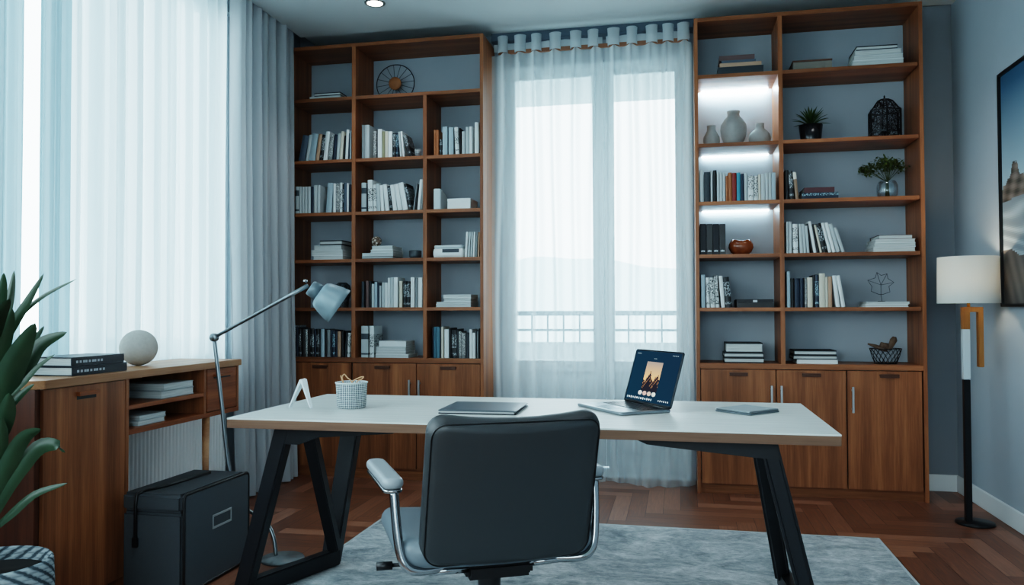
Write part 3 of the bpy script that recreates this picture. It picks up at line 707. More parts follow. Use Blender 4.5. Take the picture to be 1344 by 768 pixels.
pile('RB', 3, [(1146, 1201.7, 6.4, 'W', True), (1147.5, 1202.3, 5, 'P', True), (1148.5, 1201.5, 5, 'W', True), (1153.5, 1198, 5.6, 'V', True)], 0.02, 0.22)
z_leaf = pile('RB', 4, [(1135.5, 1192.6, 3.8, 'W', True), (1137, 1194.4, 3.4, 'P', True)], 0.02, 0.2)
pile('RA', 5, [(951, 1003, 7.2, 'K', True), (950.5, 1002.3, 6.3, 'D', True), (952.8, 1001, 13, 'K', True)], 0.05, 0.2)
pile('RB', 5, [(1046, 1099.6, 5.6, 'W', False), (1041.5, 1098.9, 5.4, 'D', True), (1042.5, 1098, 6.6, 'K', True)], 0.05, 0.2)

# ------------------------------------------------------------------ ornaments on the shelves
def px(y, z):
    """metres per photo pixel at shelf depth"""
    return ((Vector((0.3, y, z)) - EYE).dot(FW)) / F
def lathe_thing(name, label, cat, prof, x, y, z, mt, group=None, seg=32, **kw):
    mb = MB(); mb.lathe(prof, (0, 0, 0), seg, **kw)
    o = mb.build(name, mt); o.location = (x, y, z); return tag(o, label, cat, group)

# vases in the lit bay
yv = YF + 0.13; zv = RS[1] + 0.0005
def vase(u, prof, label):
    x = _xat(yv, u, zv); s = (Vector((x, yv, zv)) - EYE).dot(FW) / F
    p = [(r * s, h * s) for r, h in prof]
    inner = [(max(0.001, r - 0.004), h) for r, h in reversed([q for q in p if q[0] > 0])][:3]
    return lathe_thing('vase', label, 'vase', [(0.0005, 0)] + p + inner + [(0.0005, inner[-1][1])], x, yv, zv, ceramic, 'stoneware vases in the lit bay')
vase(934, [(8.0, 0), (10, 3.5), (11, 9), (10.2, 13.5), (7.6, 18), (5.8, 21.5), (5.7, 26), (6.0, 28)], 'small grey bottle-necked stoneware vase with a straight neck, on the lit shelf')
vase(963, [(10, 0), (13, 6), (16, 14), (17, 22), (16.2, 28), (12, 35), (8.2, 39), (7.6, 42), (8.4, 45.2), (8.2, 46)], 'large grey stoneware urn between the two small vases, on the lit shelf')
vase(997.3, [(9.8, 0), (13.2, 4), (14.4, 9), (13, 14), (9.4, 18.5), (6, 21), (5.4, 25), (5.8, 28.4)], 'squat round stoneware vase with a brown-tinted belly, on the lit shelf')

# brown squat pot
t = NT('brown_glaze'); brown_glaze = t.done(t.pbr(t.ramp(t.noise(t.coords(), 14, 3), [(0.3, lin('#5a2c16')), (0.7, lin('#8d4c28'))]), 0.22, 0, None, 0.6))
yp = YF + 0.09; x = _xat(yp, 972.6, RS[3]); s = px(yp, 1.5)
prof = [(0.001, 0), (9, 0.1), (13, 3.2), (15.9, 9), (15.4, 14), (12, 18.6), (8, 19.8), (6.4, 18.8), (6.0, 15), (6.2, 9), (0.001, 5)]
o = lathe_thing('pot', 'squat glossy brown pot with a dimpled rim, beside four black binders', 'pot', [(r * s, h * s) for r, h in prof], x, yp, RS[3] + 0.0005, brown_glaze,
                squash=lambda p: Vector((p.x, p.y, p.z - (0.006 * math.cos(p.x / 0.02) if p.z > 0.07 else 0))))
# four black binders
for i in range(4):
    u0, u1 = 918.9 + i * 8.5, 918.9 + i * 8.5 + 8.2; yb = YF + 0.02
    a, b = _xat(yb, u0, RS[3]), _xat(yb, u1, RS[3]); h = _zat(yb, u0, 294) - RS[3]
    r = thing('binder', 'black ring binder with pale spine mark, %s from left beside the brown pot' % ORD[i], 'binder', ((a + b) / 2, yb + 0.11, RS[3] + 0.0004), 0, 'black binders in the lit bay')
    w = b - a - 0.001
    mb = MB(); mb.box((-w / 2, -0.11, 0), (w / 2, -0.107, h)); mb.box((-w / 2, -0.107, 0), (-w / 2 + 0.003, 0.11, h)); mb.box((w / 2 - 0.003, -0.107, 0), (w / 2, 0.11, h))
    mb.build('cover', black_m if i % 2 else plain('black_cloth', '#171a20', 0.6), r, 0.0008, world=False)
    mb = MB(); mb.box((-w / 2 + 0.005, -0.095, 0.004), (w / 2 - 0.005, 0.1, h - 0.01)); mb.build('paper_block', pages_v, r, world=False)
    mb = MB()
    for q in range(3): mb.box((-w * 0.32 + q * w * 0.22, -0.1106, 0.018), (-w * 0.32 + q * w * 0.22 + w * 0.16, -0.11, 0.027 + 0.002 * (q % 2)))
    o = mb.build('spine_mark', plain('pale_foil', '#c4ccd2', 0.4), r, world=False); o['label'] = 'pale printed mark'
# black low box, lit bay, fifth shelf
yb = YF + 0.02; a, b = _xat(yb, 967, RS[4]), _xat(yb, 1015.4, RS[4]); h = _zat(yb, 990, 392.9) - RS[4]
r = thing('box', 'flat black box with a small pale emblem, on the fifth shelf beside leaning books', 'box', ((a + b) / 2, yb + 0.11, RS[4] + 0.0004))
w = b - a
MB().box((-w / 2, -0.11, 0), (w / 2, 0.11, h * 0.6)).build('tray', black_m, r, 0.002, world=False)
MB().box((-w / 2 - 0.001, -0.111, h * 0.62), (w / 2 + 0.001, 0.111, h)).build('lid', plain('black_card', '#12161c', 0.5), r, 0.002, world=False)
MB().box((-0.012, -0.1118, h * 0.64), (0.013, -0.111, h * 0.9)).build('emblem', plain('pale_foil', '#c4ccd2', 0.4), r, world=False)

# taupe box, top shelf wide bay
yb = YF + 0.05; a, b = _xat(yb, 1040.8, RS[0]), _xat(yb, 1092.2, RS[0]); w = b - a; h = 14 * px(yb, 2.65)
r = thing('box', 'low taupe keepsake box with a brown lid edge, top shelf beside a white pile', 'box', ((a + b) / 2, yb + 0.09, RS[0] + 0.0004))
MB().box((-w / 2, -0.09, 0), (w / 2, 0.09, h * 0.84)).build('body', plain('taupe_card', '#7c776f', 0.7), r, 0.002, world=False)
MB().box((-w / 2 - 0.002, -0.092, h * 0.84 + 0.0002), (w / 2 + 0.002, 0.092, h)).build('lid', plain('brown_card', '#5b3826', 0.6), r, 0.0015, world=False)

# spiky plant in a black pot
def blade(mb, pts, w, fold=0.25, mi=0, side=None, n=10):
    """leaf blade along pts (list of Vector), widest a third of the way up"""
    P = [Vector(p) for p in pts]
    def cr(t):
        s = t * (len(P) - 1); i = min(int(s), len(P) - 2); f = s - i
        p0, p1, p2, p3 = P[max(i - 1, 0)], P[i], P[i + 1], P[min(i + 2, len(P) - 1)]
        return 0.5 * ((2 * p1) + (p2 - p0) * f + (2 * p0 - 5 * p1 + 4 * p2 - p3) * f * f + (3 * p1 - p0 - 3 * p2 + p3) * f ** 3)
    rows = []
    for k in range(n + 1):
        t = k / n; c = cr(t); d = (cr(min(1, t + 0.02)) - cr(max(0, t - 0.02))).normalized()
        sd = side - d * side.dot(d) if side is not None else d.cross(Vector((0, 0, 1)))
        if sd.length < 1e-4: sd = d.cross(Vector((0, 1, 0)))
        sd.normalize(); nr = sd.cross(d)
        ww = w * (0.45 + 1.6 * t) if t < 0.35 else w * (1.01 * math.cos((t - 0.35) / 0.65 * PI / 2) ** 0.75 if t < 1 else 0)
        ww = max(ww, 0.0004)
        rows.append((c - sd * ww / 2 + nr * ww * fold, c - sd * ww / 4 + nr * ww * fold * 0.4, c, c + sd * ww / 4 + nr * ww * fold * 0.4, c + sd * ww / 2 + nr * ww * fold))
    vs = [q for r_ in rows for q in r_]; fs = [(i * 5 + k, i * 5 + k + 1, i * 5 + k + 6, i * 5 + k + 5) for i in range(n) for k in range(4)]
    mb.add(vs, fs, mi, True)
def leaf_mat(name, a, b, rough=0.4, sc=18):
    t = NT(name); f = t.noise(t.coords('Object', (1, 1, 0.3), True), sc, 4, 0.6)
    return t.done(t.pbr(t.mix(f, lin(a), lin(b)), rough, 0, None, 0.4))
yp = YF + 0.12; x = _xat(yp, 1064.3, RS[1]); s = px(yp, 2.2); z0 = RS[1] + 0.0005
r = thing('potted_plant', 'spiky green rosette plant in a black pot, second shelf of the wide bay', 'plant', (x, yp, z0))
MB().lathe([(0.0005, 0), (11.9 * s, 0), (12.5 * s, 2 * s), (14.6 * s, 22 * s), (13.6 * s, 22 * s), (13.2 * s, 19 * s), (0.0005, 19 * s)]).build('pot', plain('black_glaze', '#12161b', 0.25), r, world=False)
MB().lathe([(0.0005, 19.2 * s), (12.8 * s, 19.2 * s), (12.8 * s, 20 * s), (0.0005, 20.4 * s)]).build('soil', plain('soil', '#1c1612', 0.95), r, world=False)
spk = leaf_mat('spiky_leaf', '#12240f', '#35521f')
for k in range(46):
    a = k * 2.39996; e = math.radians(12 + 72 * (k / 46) ** 0.8); L = (0.125 + 0.02 * rnd.random()) * (0.9 if k > 34 else 1)
    d = Vector((math.cos(a) * math.cos(e), math.sin(a) * math.cos(e), math.sin(e))); b0 = Vector((0, 0, 20 * s))
    mb = MB(); blade(mb, [b0, b0 + d * L * 0.5 + Vector((0, 0, 0.006)), b0 + d * L + Vector((0, 0, -0.012 * math.cos(e)))], 0.013, 0.3, n=6)
    mb.build('leaf', spk, r, world=False)

# filigree lantern
yl = YF + 0.14; x = _xat(yl, 1161.5, RS[1]); s = px(yl, 2.3); z0 = RS[1] + 0.0005
lr = thing('lantern', 'black filigree birdcage lantern with a domed top and finial, second shelf', 'lantern', (x, yl, z0), math.radians(25))
t = NT('filigree'); vo = t.n('ShaderNodeTexVoronoi'); vo.feature = 'DISTANCE_TO_EDGE'; vo.inputs['Scale'].default_value = 62; t.l(t.coords(), vo.inputs['Vector'])
tr = t.n('ShaderNodeBsdfTransparent'); mx = t.n('ShaderNodeMixShader'); t.l(t.math('GREATER_THAN', vo.outputs['Distance'], 0.085), mx.inputs[0]); t.l(t.pbr(lin('#14141a'), 0.5, 0.4), mx.inputs[1]); t.l(tr.outputs[0], mx.inputs[2])
filigree = t.done(mx.outputs[0])
R6 = 19.5 * s; hb = 36 * s
hexp = lambda rr, z, k: Vector((rr * math.cos(PI / 3 * k), rr * math.sin(PI / 3 * k), z))
mb = MB()
for k in range(6): mb.beam(hexp(R6, 0, k), hexp(R6, hb, k), 0.008, 0.008)
mb.build('corner_posts', black_metal, lr, world=False)
mb = MB()
for zz in (0.004, 8.5 * s, hb):
    for k in range(6): mb.beam(hexp(R6, zz, k), hexp(R6, zz, k + 1), 0.007, 0.007)
mb.build('hoops', black_metal, lr, world=False)
mb = MB()
for k in range(6):
    a, b = hexp(R6, 8.5 * s, k), hexp(R6, 8.5 * s, k + 1); mb.add([a, b, b + Vector((0, 0, hb - 8.5 * s)), a + Vector((0, 0, hb - 8.5 * s))], [(0, 1, 2, 3)])
mb.build('lattice', filigree, lr, world=False)
mb = MB(); pr = [(R6 * 1.04, hb), (R6 * 0.86, hb + 3 * s), (R6 * 0.68, hb + 8 * s), (R6 * 0.5, hb + 12.5 * s), (R6 * 0.26, hb + 15 * s), (0.002, hb + 16 * s)]
for i in range(len(pr) - 1):
    for k in range(6):
        mb.add([hexp(*pr[i], k), hexp(*pr[i], k + 1), hexp(*pr[i + 1], k + 1), hexp(*pr[i + 1], k)], [(0, 1, 2, 3)])
mb.build('dome', filigree, lr, world=False)
mb = MB()
for k in range(6): mb.tube([hexp(*q, k) for q in pr], 0.004, 6)
mb.build('dome_ribs', black_metal, lr, world=False)
mb = MB(); mb.lathe([(0.003, hb + 15.5 * s), (0.007, hb + 16.5 * s), (0.003, hb + 17.5 * s), (0.006, hb + 18.6 * s), (0.0005, hb + 21 * s)], seg=12); mb.build('finial', black_metal, lr, world=False)
mb = MB(); mb.lathe([(0.0005, 0), (0.012, 0), (0.006, 8 * s), (0.03, 8.6 * s), (0.03, 9.6 * s), (0.0005, 9.6 * s)], seg=12); mb.build('candle_stand', black_metal, lr, world=False)

# bushy plant in a glass vase
yg = YF + 0.11; x = _xat(yg, 1164.7, RS[2]); s = px(yg, 1.9); z0 = RS[2] + 0.0005
gv = thing('vase', 'clear rounded glass vase holding leafy stems, third shelf near the panel', 'vase', (x, yg, z0))
gp = [(0.0005, 0), (9.5 * s, 0), (12 * s, 3 * s), (12.6 * s, 9 * s), (12.4 * s, 16 * s), (10.6 * s, 20.5 * s), (8.6 * s, 22.4 * s)]
MB().lathe(gp + [(r_ - 0.003, z_ + (0.004 if i_ > 3 else 0)) for i_, (r_, z_) in enumerate(reversed(gp)) if r_ > 0.01] + [(0.0005, 0.005)]).build('glass', vase_glass_m, gv, world=False)
lp = thing('leafy_stems', 'bunch of small-leaved green stems standing in the clear glass vase', 'plant', (x, yg, z0 + 0.006))
mb = MB(); heads = []
for k in range(16):
    a = k * 2.4; rr = 0.03 + 0.075 * rnd.random() ** 0.6
    top = Vector((math.cos(a) * rr * 1.15 - 0.018, math.sin(a) * rr * 0.75, 0.165 + 0.07 * (1 - rr / 0.12) + 0.02 * rnd.random()))
    mb.tube([(0.012 * math.cos(a), 0.012 * math.sin(a), 0), (0.006 * math.cos(a), 0.006 * math.sin(a), 0.1), top], 0.0016, 5); heads.append(top)
mb.build('stems', plain('stem_green', '#4a5236', 0.7), lp, world=False)
mb = MB()
for h_ in heads:
    for q in range(44):
        p = h_ + Vector((rnd.gauss(0, 0.017), rnd.gauss(0, 0.014), rnd.gauss(-0.006, 0.014))); d = Vector((rnd.gauss(0, 1), rnd.gauss(0, 1), rnd.gauss(0.4, 0.6))).normalized()
        blade(mb, [p, p + d * 0.010, p + d * 0.021], 0.0125, 0.15, n=3)
o = mb.build('foliage', leaf_mat('small_leaf', '#1c2a14', '#5b6a35', 0.5, 60), lp, world=False); o['kind'] = 'stuff'

# wire leaf ornament
yw = YF + 0.10; x = _xat(yw, 1157, z_leaf); s = px(yw, 1.2)
wl = thing('wire_leaf_ornament', 'thin dark wire maple-leaf ornament standing on two flat books', 'ornament', (x, yw, z_leaf + 0.0005))
mb = MB(); mb.lathe([(0.0005, 0), (0.022, 0), (0.022, 0.003), (0.0005, 0.003)], seg=20); mb.build('foot', black_metal, wl, world=False)
mb = MB(); mb.tube([(0.003, 0, 0.002), (0.001, 0, 0.02), (-0.003, 0, 0.045)], 0.0016, 6); mb.build('stem', black_metal, wl, world=False)
out = [(-3, 9), (-12, 13), (-11, 19), (-16, 27), (-7, 30), (-5, 37), (0, 33), (7, 35), (8, 29), (15, 24), (9, 19), (10, 12), (2, 9)]
pts = [Vector((a * s, 0.002 * math.sin(a), b * s)) for a, b in out]
mb = MB(); mb.tube(pts, 0.0016, 6, closed=True)
ctr = Vector((-0.5 * s, 0, 21 * s))
for i in (3, 5, 7, 9): mb.tube([ctr, pts[i]], 0.0012, 5)
mb.tube([pts[0] * 0.5 + pts[12] * 0.5, ctr], 0.0014, 5); mb.build('outline', black_metal, wl, world=False)

# wire basket with driftwood
yb = YF + 0.13; x = _xat(yb, 1162.5, RS[5]); s = px(yb, 0.85); z0 = RS[5] + 0.0005
wb = thing('wire_basket', 'dark wire basket with open zigzag sides, on the counter below the wire leaf', 'basket', (x, yb, z0))
def ringp(rx, ry, z, n=28): return [Vector((rx * math.cos(2 * PI * k / n), ry * math.sin(2 * PI * k / n), z)) for k in range(n)]
mb = MB(); mb.tube(ringp(19 * s, 15 * s, 19 * s), 0.0022, 6, closed=True); mb.build('rim', black_metal, wb, world=False)
mb = MB(); mb.tube(ringp(13 * s, 10 * s, 0.002), 0.002, 6, closed=True)
mb.tube([(-13 * s, 0, 0.002), (13 * s, 0, 0.002)], 0.0016, 5); mb.tube([(0, -10 * s, 0.002), (0, 10 * s, 0.002)], 0.0016, 5); mb.build('base_ring', black_metal, wb, world=False)
mb = MB(); n = 18; top_, bot_ = ringp(19 * s, 15 * s, 19 * s, n), ringp(13 * s, 10 * s, 0.002, n); mid_ = ringp(16.5 * s, 13 * s, 10 * s, n)
for k in range(n):
    mb.tube([bot_[k], mid_[(k + 1) % n], top_[k]], 0.0014, 5); mb.tube([bot_[k], mid_[k - 1], top_[k]], 0.0014, 5)
mb.build('lattice', black_metal, wb, world=False)
drift = plain('driftwood', '#5f4a3c', 0.8, grain=0.3, gscale=40)
for i, (pp, rr, lb) in enumerate([([(-21, -1, 25), (-12, 0, 22), (-4, 1, 19), (2, 1, 16)], [1, 2.4, 2.6, 1.5], 'slender pointed driftwood piece poking sideways over the basket rim'),
                                  ([(-7, 2, 17), (-3, 2, 24), (2, 2, 22), (5, 1, 18)], [2, 4, 4.4, 2], 'humped driftwood piece in the middle of the wire basket'),
                                  ([(4, 0, 17), (7, 0, 24), (10, 1, 30), (11, 1, 34)], [2, 3.6, 4.4, 2.2], 'upright paddle-shaped driftwood piece standing in the wire basket')]):
    mb = MB(); mb.tube([Vector(p) * s for p in pp], [q * s for q in rr], 10)
    o = mb.build('driftwood', drift); o.location = (x, yb, z0); tag(o, lb, 'driftwood', 'driftwood in the wire basket')

# left bookcase ornaments: wheel clock on the top shelf of the middle bay
yw = YF + 0.27; c = atY(yw, 519, 112); r_w = 26 * (c - EYE).dot(FW) / F; zs = LS[0]
wc = thing('wheel_ornament', 'round dark wire wheel ornament with a wooden hub, top shelf of the drape-side bookcase', 'ornament', (c.x, yw, zs + 0.0005))
cz = r_w + 0.001
mb = MB(); mb.tube([Vector((r_w * math.cos(2 * PI * k / 48), 0, cz + (r_w - 0.004) * math.sin(2 * PI * k / 48) + 0.003)) for k in range(48)], 0.003, 8, closed=True); mb.build('rim', black_metal, wc, world=False)
mb = MB()
for k in range(16):
    a = 2 * PI * k / 16 + 0.1; mb.tube([(0.03 * math.cos(a), -0.004, cz + 0.004 + 0.03 * math.sin(a)), (r_w * math.cos(a) * 0.98, 0, cz + 0.003 + r_w * 0.97 * math.sin(a))], 0.0016, 5)
mb.build('spokes', black_metal, wc, world=False)
mb = MB(); mb.lathe([(0.0005, -0.012), (0.03, -0.012), (0.046, -0.006), (0.046, 0.008), (0.0005, 0.008)], (0, -0.006, cz + 0.004), 24, M=Matrix.Rotation(PI / 2, 3, 'X')); mb.build('hub', plain('hub_wood', '#b07850', 0.6, grain=0.2), wc, world=False)
mb = MB(); mb.box((-0.03, -0.02, 0), (0.03, 0.02, 0.006)); mb.build('stand', black_metal, wc, world=False)
# small woven bowl
yb = YF + 0.06; x = _xat(yb, 548.6, LS[1]); s = px(yb, 2.2)
lathe_thing('basket', 'small white woven basket at the end of a book row, second shelf, middle bay', 'basket', [(0.0005, 0), (3.6 * s, 0), (4.6 * s, 5 * s), (4.9 * s, 11 * s), (4.4 * s, 11 * s), (4.1 * s, 5 * s), (0.0005, 1.2 * s)], x, yb, LS[1] + 0.0005, weave_mat('small_basket_weave', '#4f5b61', '#c9d0d2', 9, 3), seg=20)
# white file box and white carton, third shelf window bay
yb = YF + 0.02; a, b = _xat(yb, 569, LS[2]), _xat(yb, 578.2, LS[2]); h = _zat(yb, 573, 247.7) - LS[2]
mb = MB(); mb.prism([(0, 0), (0.2, 0), (0.2, h * 0.62), (0.1, h * 0.9), (0.02, h), (0, h)], 0, 0, b - a)
o = mb.build('magazine_file', plain('white_card', '#c3cdd0', 0.6), bevel=0.004); o.location = (a, yb, LS[2] + 0.0005)
tag(o, 'upright pale magazine file with a sloping top, beside the white carton', 'magazine file')
a, b = _xat(yb, 587, LS[2]), _xat(yb, 617.3, LS[2]); h = _zat(yb, 600, 260.6) - LS[2]; w = b - a
r = thing('carton', 'plain white low carton with a flat lid, third shelf of the window bay', 'box', ((a + b) / 2, yb + 0.1, LS[2] + 0.0005))
MB().box((-w / 2 + 0.001, -0.099, 0), (w / 2 - 0.001, 0.099, h * 0.7)).build('body', plain('white_card_bright', '#e3e7e6', 0.6), r, 0.0015, world=False)
MB().box((-w / 2, -0.1, h * 0.7 + 0.0003), (w / 2, 0.1, h)).build('lid', plain('white_card_bright', '#e3e7e6', 0.6), r, 0.0015, world=False)
# patterned ball on the pile
yb = YF + 0.08; x = _xat(yb, 494.2, z_ball); s = px(yb, 1.6)
t = NT('mottled_ball'); vo = t.n('ShaderNodeTexVoronoi'); vo.inputs['Scale'].default_value = 60; t.l(t.coords(), vo.inputs['Vector'])
mott = t.done(t.pbr(t.ramp(vo.outputs['Distance'], [(0.25, lin('#d0cbc2')), (0.5, lin('#6b5647')), (0.8, lin('#33271f'))]), 0.6))
nn = 14; rb = 7.4 * s
lathe_thing('decorative_ball', 'mottled brown and white decorative ball sitting on a flat pile of books', 'ornament', [(max(0.0003, rb * math.sin(PI * k / nn)), rb - rb * math.cos(PI * k / nn)) for k in range(nn + 1)], x, yb, z_ball + 0.0005, mott, seg=24)
yb = YF + 0.05; x = _xat(yb, 545, LS[3]); s = px(yb, 1.6)
lathe_thing('bowl', 'small dark round bowl with a pale streaked side, next to the book pile', 'bowl', [(0.0005, 0), (7.2 * s, 0), (8.6 * s, 2.5 * s), (8.9 * s, 10 * s), (8.4 * s, 11 * s), (7.8 * s, 10 * s), (7.4 * s, 3 * s), (0.0005, 2 * s)], x, yb, LS[3] + 0.0005, plain('dark_stoneware', '#3c4347', 0.45, grain=0.35, gscale=30), seg=28)
# white storage box with slot, fourth shelf window bay
yb = YF + 0.02; a, b = _xat(yb, 567.7, LS[3]), _xat(yb, 608.0, LS[3]); w = b - a; s = px(yb, 1.55)
r = thing('storage_box', 'white rounded storage box with a dark label slot, leaning books beside it', 'box', ((a + b) / 2, yb + 0.1, LS[3] + 0.0005))
mb = MB(); mb.slab(w, 0.2, 12.6 * s, 0.018, 0.008); o = mb.build('body', plain('white_card_bright', '#e3e7e6', 0.6), r, world=False); o.location = (0, 0, 6.3 * s)
mb = MB(); mb.slab(w * 0.92, 0.19, 4.6 * s, 0.016, 0.006); o = mb.build('lid', plain('white_card', '#c3cdd0', 0.6), r, world=False); o.location = (-0.002, 0, 15.2 * s)
mb = MB(); mb.box((-w * 0.18, -0.1012, 7 * s), (w * 0.36, -0.0995, 12 * s)); mb.build('label_slot', plain('slot_dark', '#39444b', 0.5), r, world=False)
# dark vase behind the desk lamp
yb = YF + 0.1; x = _xat(yb, 449.5, LS[4]); s = px(yb, 1.3)
lathe_thing('vase', 'dark speckled round vase on a pale foot, behind the desk lamp shade', 'vase', [(0.0005, 0), (8 * s, 0), (8.6 * s, 4 * s), (9 * s, 10 * s), (11 * s, 17 * s), (12.2 * s, 25 * s), (10.5 * s, 32 * s), (6 * s, 36 * s), (5 * s, 35 * s), (9 * s, 26 * s), (0.0005, 12 * s)], x, yb, LS[4] + 0.0005,
            (lambda t: t.done(t.pbr(t.ramp(t.noise(t.coords(), 70, 3, 0.7), [(0.45, lin('#101317')), (0.62, lin('#59636a'))]), 0.5)))(NT('dark_speckle_glaze')), seg=28)

# ------------------------------------------------------------------ curtains
def fold_curtain(name, fn, nu, nv, mt, parent=None):
    mb = MB(); mb.grid(fn, nu, nv); return mb.build(name, mt, parent)
TABS = [-1.175, -1.055, -0.942, -0.810, -0.673, -0.552, -0.417, -0.296, -0.163, -0.060, 0.042]
YCUR = 5.345
def sheer_panel(x0, x1, tabs, label, ztop=2.9235):
    root = thing('sheer_curtain', label, 'curtain', ((x0 + x1) / 2, YCUR, 0), 0, 'sheer curtains at the French window')
    ph = [rnd.uniform(0, 6) for _ in range(4)]
    def fn(u, v):
        x = x0 + (x1 - x0) * u; z = 0.012 + (ztop - 0.012) * v
        wd = 0.026 + 0.012 * (1 - v); a = 0.062 - 0.012 * (1 - v)
        k = sum(math.exp(-((x - tx - 0.012 * math.sin(2.2 * z + 9 * tx)) / wd) ** 2) for tx in tabs)
        y = YCUR - a * min(1.15, k) + 0.006 * math.sin(40 * x + ph[0] + 1.5 * z) + 0.004 * math.sin(95 * x + ph[1])
        lowr = max(0, 1 - z / 0.32) ** 2
        y -= lowr * (0.05 + 0.05 * math.sin(11 * x + ph[2]) + 0.02 * math.sin(27 * x + ph[3]))
        xx = x + 0.006 * math.sin(3 * z + 20 * u) * (1 - v) + lowr * 0.02 * math.sin(13 * x)
        if z < 0.02: z += 0.012 * max(0, math.sin(9 * x + ph[1]))
        return (min(0.098, max(-1.272, xx)), y, z)
    fold_curtain('cloth', fn, int((x1 - x0) / 0.0055), 60, sheer_m, root)
    for tx in tabs:
        mb = MB()
        def tf(u, v, tx=tx):
            a = (u - 0.5) * PI * 1.15; r_ = 0.036 * (1 + 0.1 * math.sin(9 * u + 30 * tx)) * (1.06 if v > 0.8 else 1)
            return (tx + r_ * math.sin(a), YCUR - 0.035 - 0.032 * math.cos(a), 2.925 + 0.115 * v)
        mb.grid(tf, 14, 4)
        o = mb.build('heading_tab', heading_m, root); o['label'] = 'gathered denser cloth tab over the rod'
    # pleated band behind the tabs
    def bf(u, v): 
        x = x0 + 0.01 + (x1 - x0 - 0.02) * u
        return (x, YCUR + 0.018 + 0.006 * math.sin(60 * x), 2.955 + 0.055 * v)
    mb = MB(); mb.grid(bf, 60, 2); mb.build('heading_band', heading_m, root)
sheer_panel(-1.262, -0.487, TABS[:6], 'sheer white tab-top curtain panel next to the drape-side bookcase, six gathered tabs')
sheer_panel(-0.483, 0.092, TABS[6:], 'sheer white tab-top curtain panel behind the laptop, five gathered tabs')
rod = thing('curtain_rod', 'brown wooden curtain rod across the French window, seen between curtain tabs', 'curtain rod', (-0.58, YCUR, 2.955))
mb = MB(); mb.box((-1.215, YCUR - 0.012, 2.926), (0.07, YCUR + 0.004, 2.955)); mb.build('pole', plain('rod_wood', '#8a5c42', 0.5, grain=0.15), rod, 0.003)
for xx in (-1.2, 0.055):
    mb = MB(); mb.box((xx - 0.012, YCUR + 0.004, 2.93), (xx + 0.012, YB, 2.95)); mb.build('bracket', steel, rod)
struct(bx('trim_1', (-1.28, 5.40, 3.045), (0.104, 5.52, 3.1), plain('track_grey', '#4c5a66', 0.6)))

def side_curtain(name, label, y0, y1, z0, z1, X, amp, per, mt, group, lean=0.0, harm=0.35, seed=0, taper=None):
    rr = random.Random(seed); p = [rr.uniform(0, 6) for _ in range(5)]
    def fn(u, v):
        y = y0 + (y1 - y0) * u; z = z0 + (z1 - z0) * v
        if taper: y = taper(u, v)
        s = 2 * PI * (y0 + (y1 - y0) * u) / per
        s += 0.9 * math.sin(0.37 * s + p[3]) 
        w = math.sin(s + 0.25 * math.sin(1.7 * z + p[0])) + harm * math.sin(2.3 * s + p[1] + 0.4 * z) + 0.2 * math.sin(0.41 * s + p[2])
        return (X + amp * w * (0.85 + 0.15 * v) + lean * (1 - v), y + amp * 0.35 * math.cos(s * 1.03 + p[4]), z)
    mb = MB(); mb.grid(fn, max(20, int((y1 - y0) / 0.006)), 50); o = mb.build(name, mt)
    return tag(o, label, 'curtain', group)
side_curtain('sheer_curtain', 'wide bright sheer curtain hanging behind the walnut sideboard', 3.09, 4.35, 0.865, 3.34, -2.705, 0.036, 0.135, sheer_dense, 'curtains at the side window', harm=0.5, seed=3)
side_curtain('linen_curtain', 'narrow blue-grey gathered linen curtain behind the tall potted plant', 2.915, 3.085, 0.865, 3.34, -2.69, 0.02, 0.05, half_sheer, 'curtains at the side window', seed=5)
side_curtain('linen_curtain', 'pale linen curtain cut off by the photo edge, above the potted plant', 2.2, 2.83, 0.865, 3.34, -2.69, 0.022, 0.075, half_sheer, 'curtains at the side window', seed=8)
def tp(u, v):
    base = 4.40 + 0.70 * u
    return base - 0.05 * (1 - u) * math.sin(PI * v) * 0.6
side_curtain('drape', 'heavy grey floor-length drape in deep folds beside the walnut bookcase', 4.40, 5.10, 0.012, 3.34, -2.655, 0.038, 0.098, drape_m, None, lean=0.045, seed=12, taper=tp)
# curtain track in the recess of the side window
trk = bx('curtain_track', (-2.72, LW0, ZT - 0.02), (-2.68, 5.2, ZT), plain('track_white', '#d0d6d8', 0.5)); tag(trk, 'white ceiling curtain track in the recess above the side window', 'curtain track')

# radiator under the side window
rad = thing('radiator', 'white ribbed panel radiator below the side window, behind the black storage box', 'radiator', (-2.74, 3.7, 0.1))
white_rad = plain('radiator_enamel', '#e8edee', 0.4)
mb = MB(); n = 46; ya, yb2 = 2.98, 4.40
prof = []
for k in range(n * 6 + 1):
    yy = ya + (yb2 - ya) * k / (n * 6); prof.append((yy, -2.715 + 0.011 * abs(math.sin(PI * k / 6)) ** 0.6))
vs = [(xx, yy, z) for z in (0.12, 0.78) for yy, xx in prof]; m_ = len(prof)
mb.add(vs, [(i, i + 1, m_ + i + 1, m_ + i) for i in range(m_ - 1)], 0, True)
mb.build('ribbed_front', white_rad, rad)
bx('panel', (-2.775, ya, 0.12), (-2.716, yb2, 0.775), white_rad, rad, 0.004)
mb = MB(); mb.tube([(-2.745, 3.1, 0.13), (-2.745, 3.1, 0.0)], 0.009, 8); mb.build('pipe', steel, rad)
mb = MB(); mb.tube([(-2.745, 4.3, 0.13), (-2.745, 4.3, 0.0)], 0.009, 8); mb.build('pipe', steel, rad)

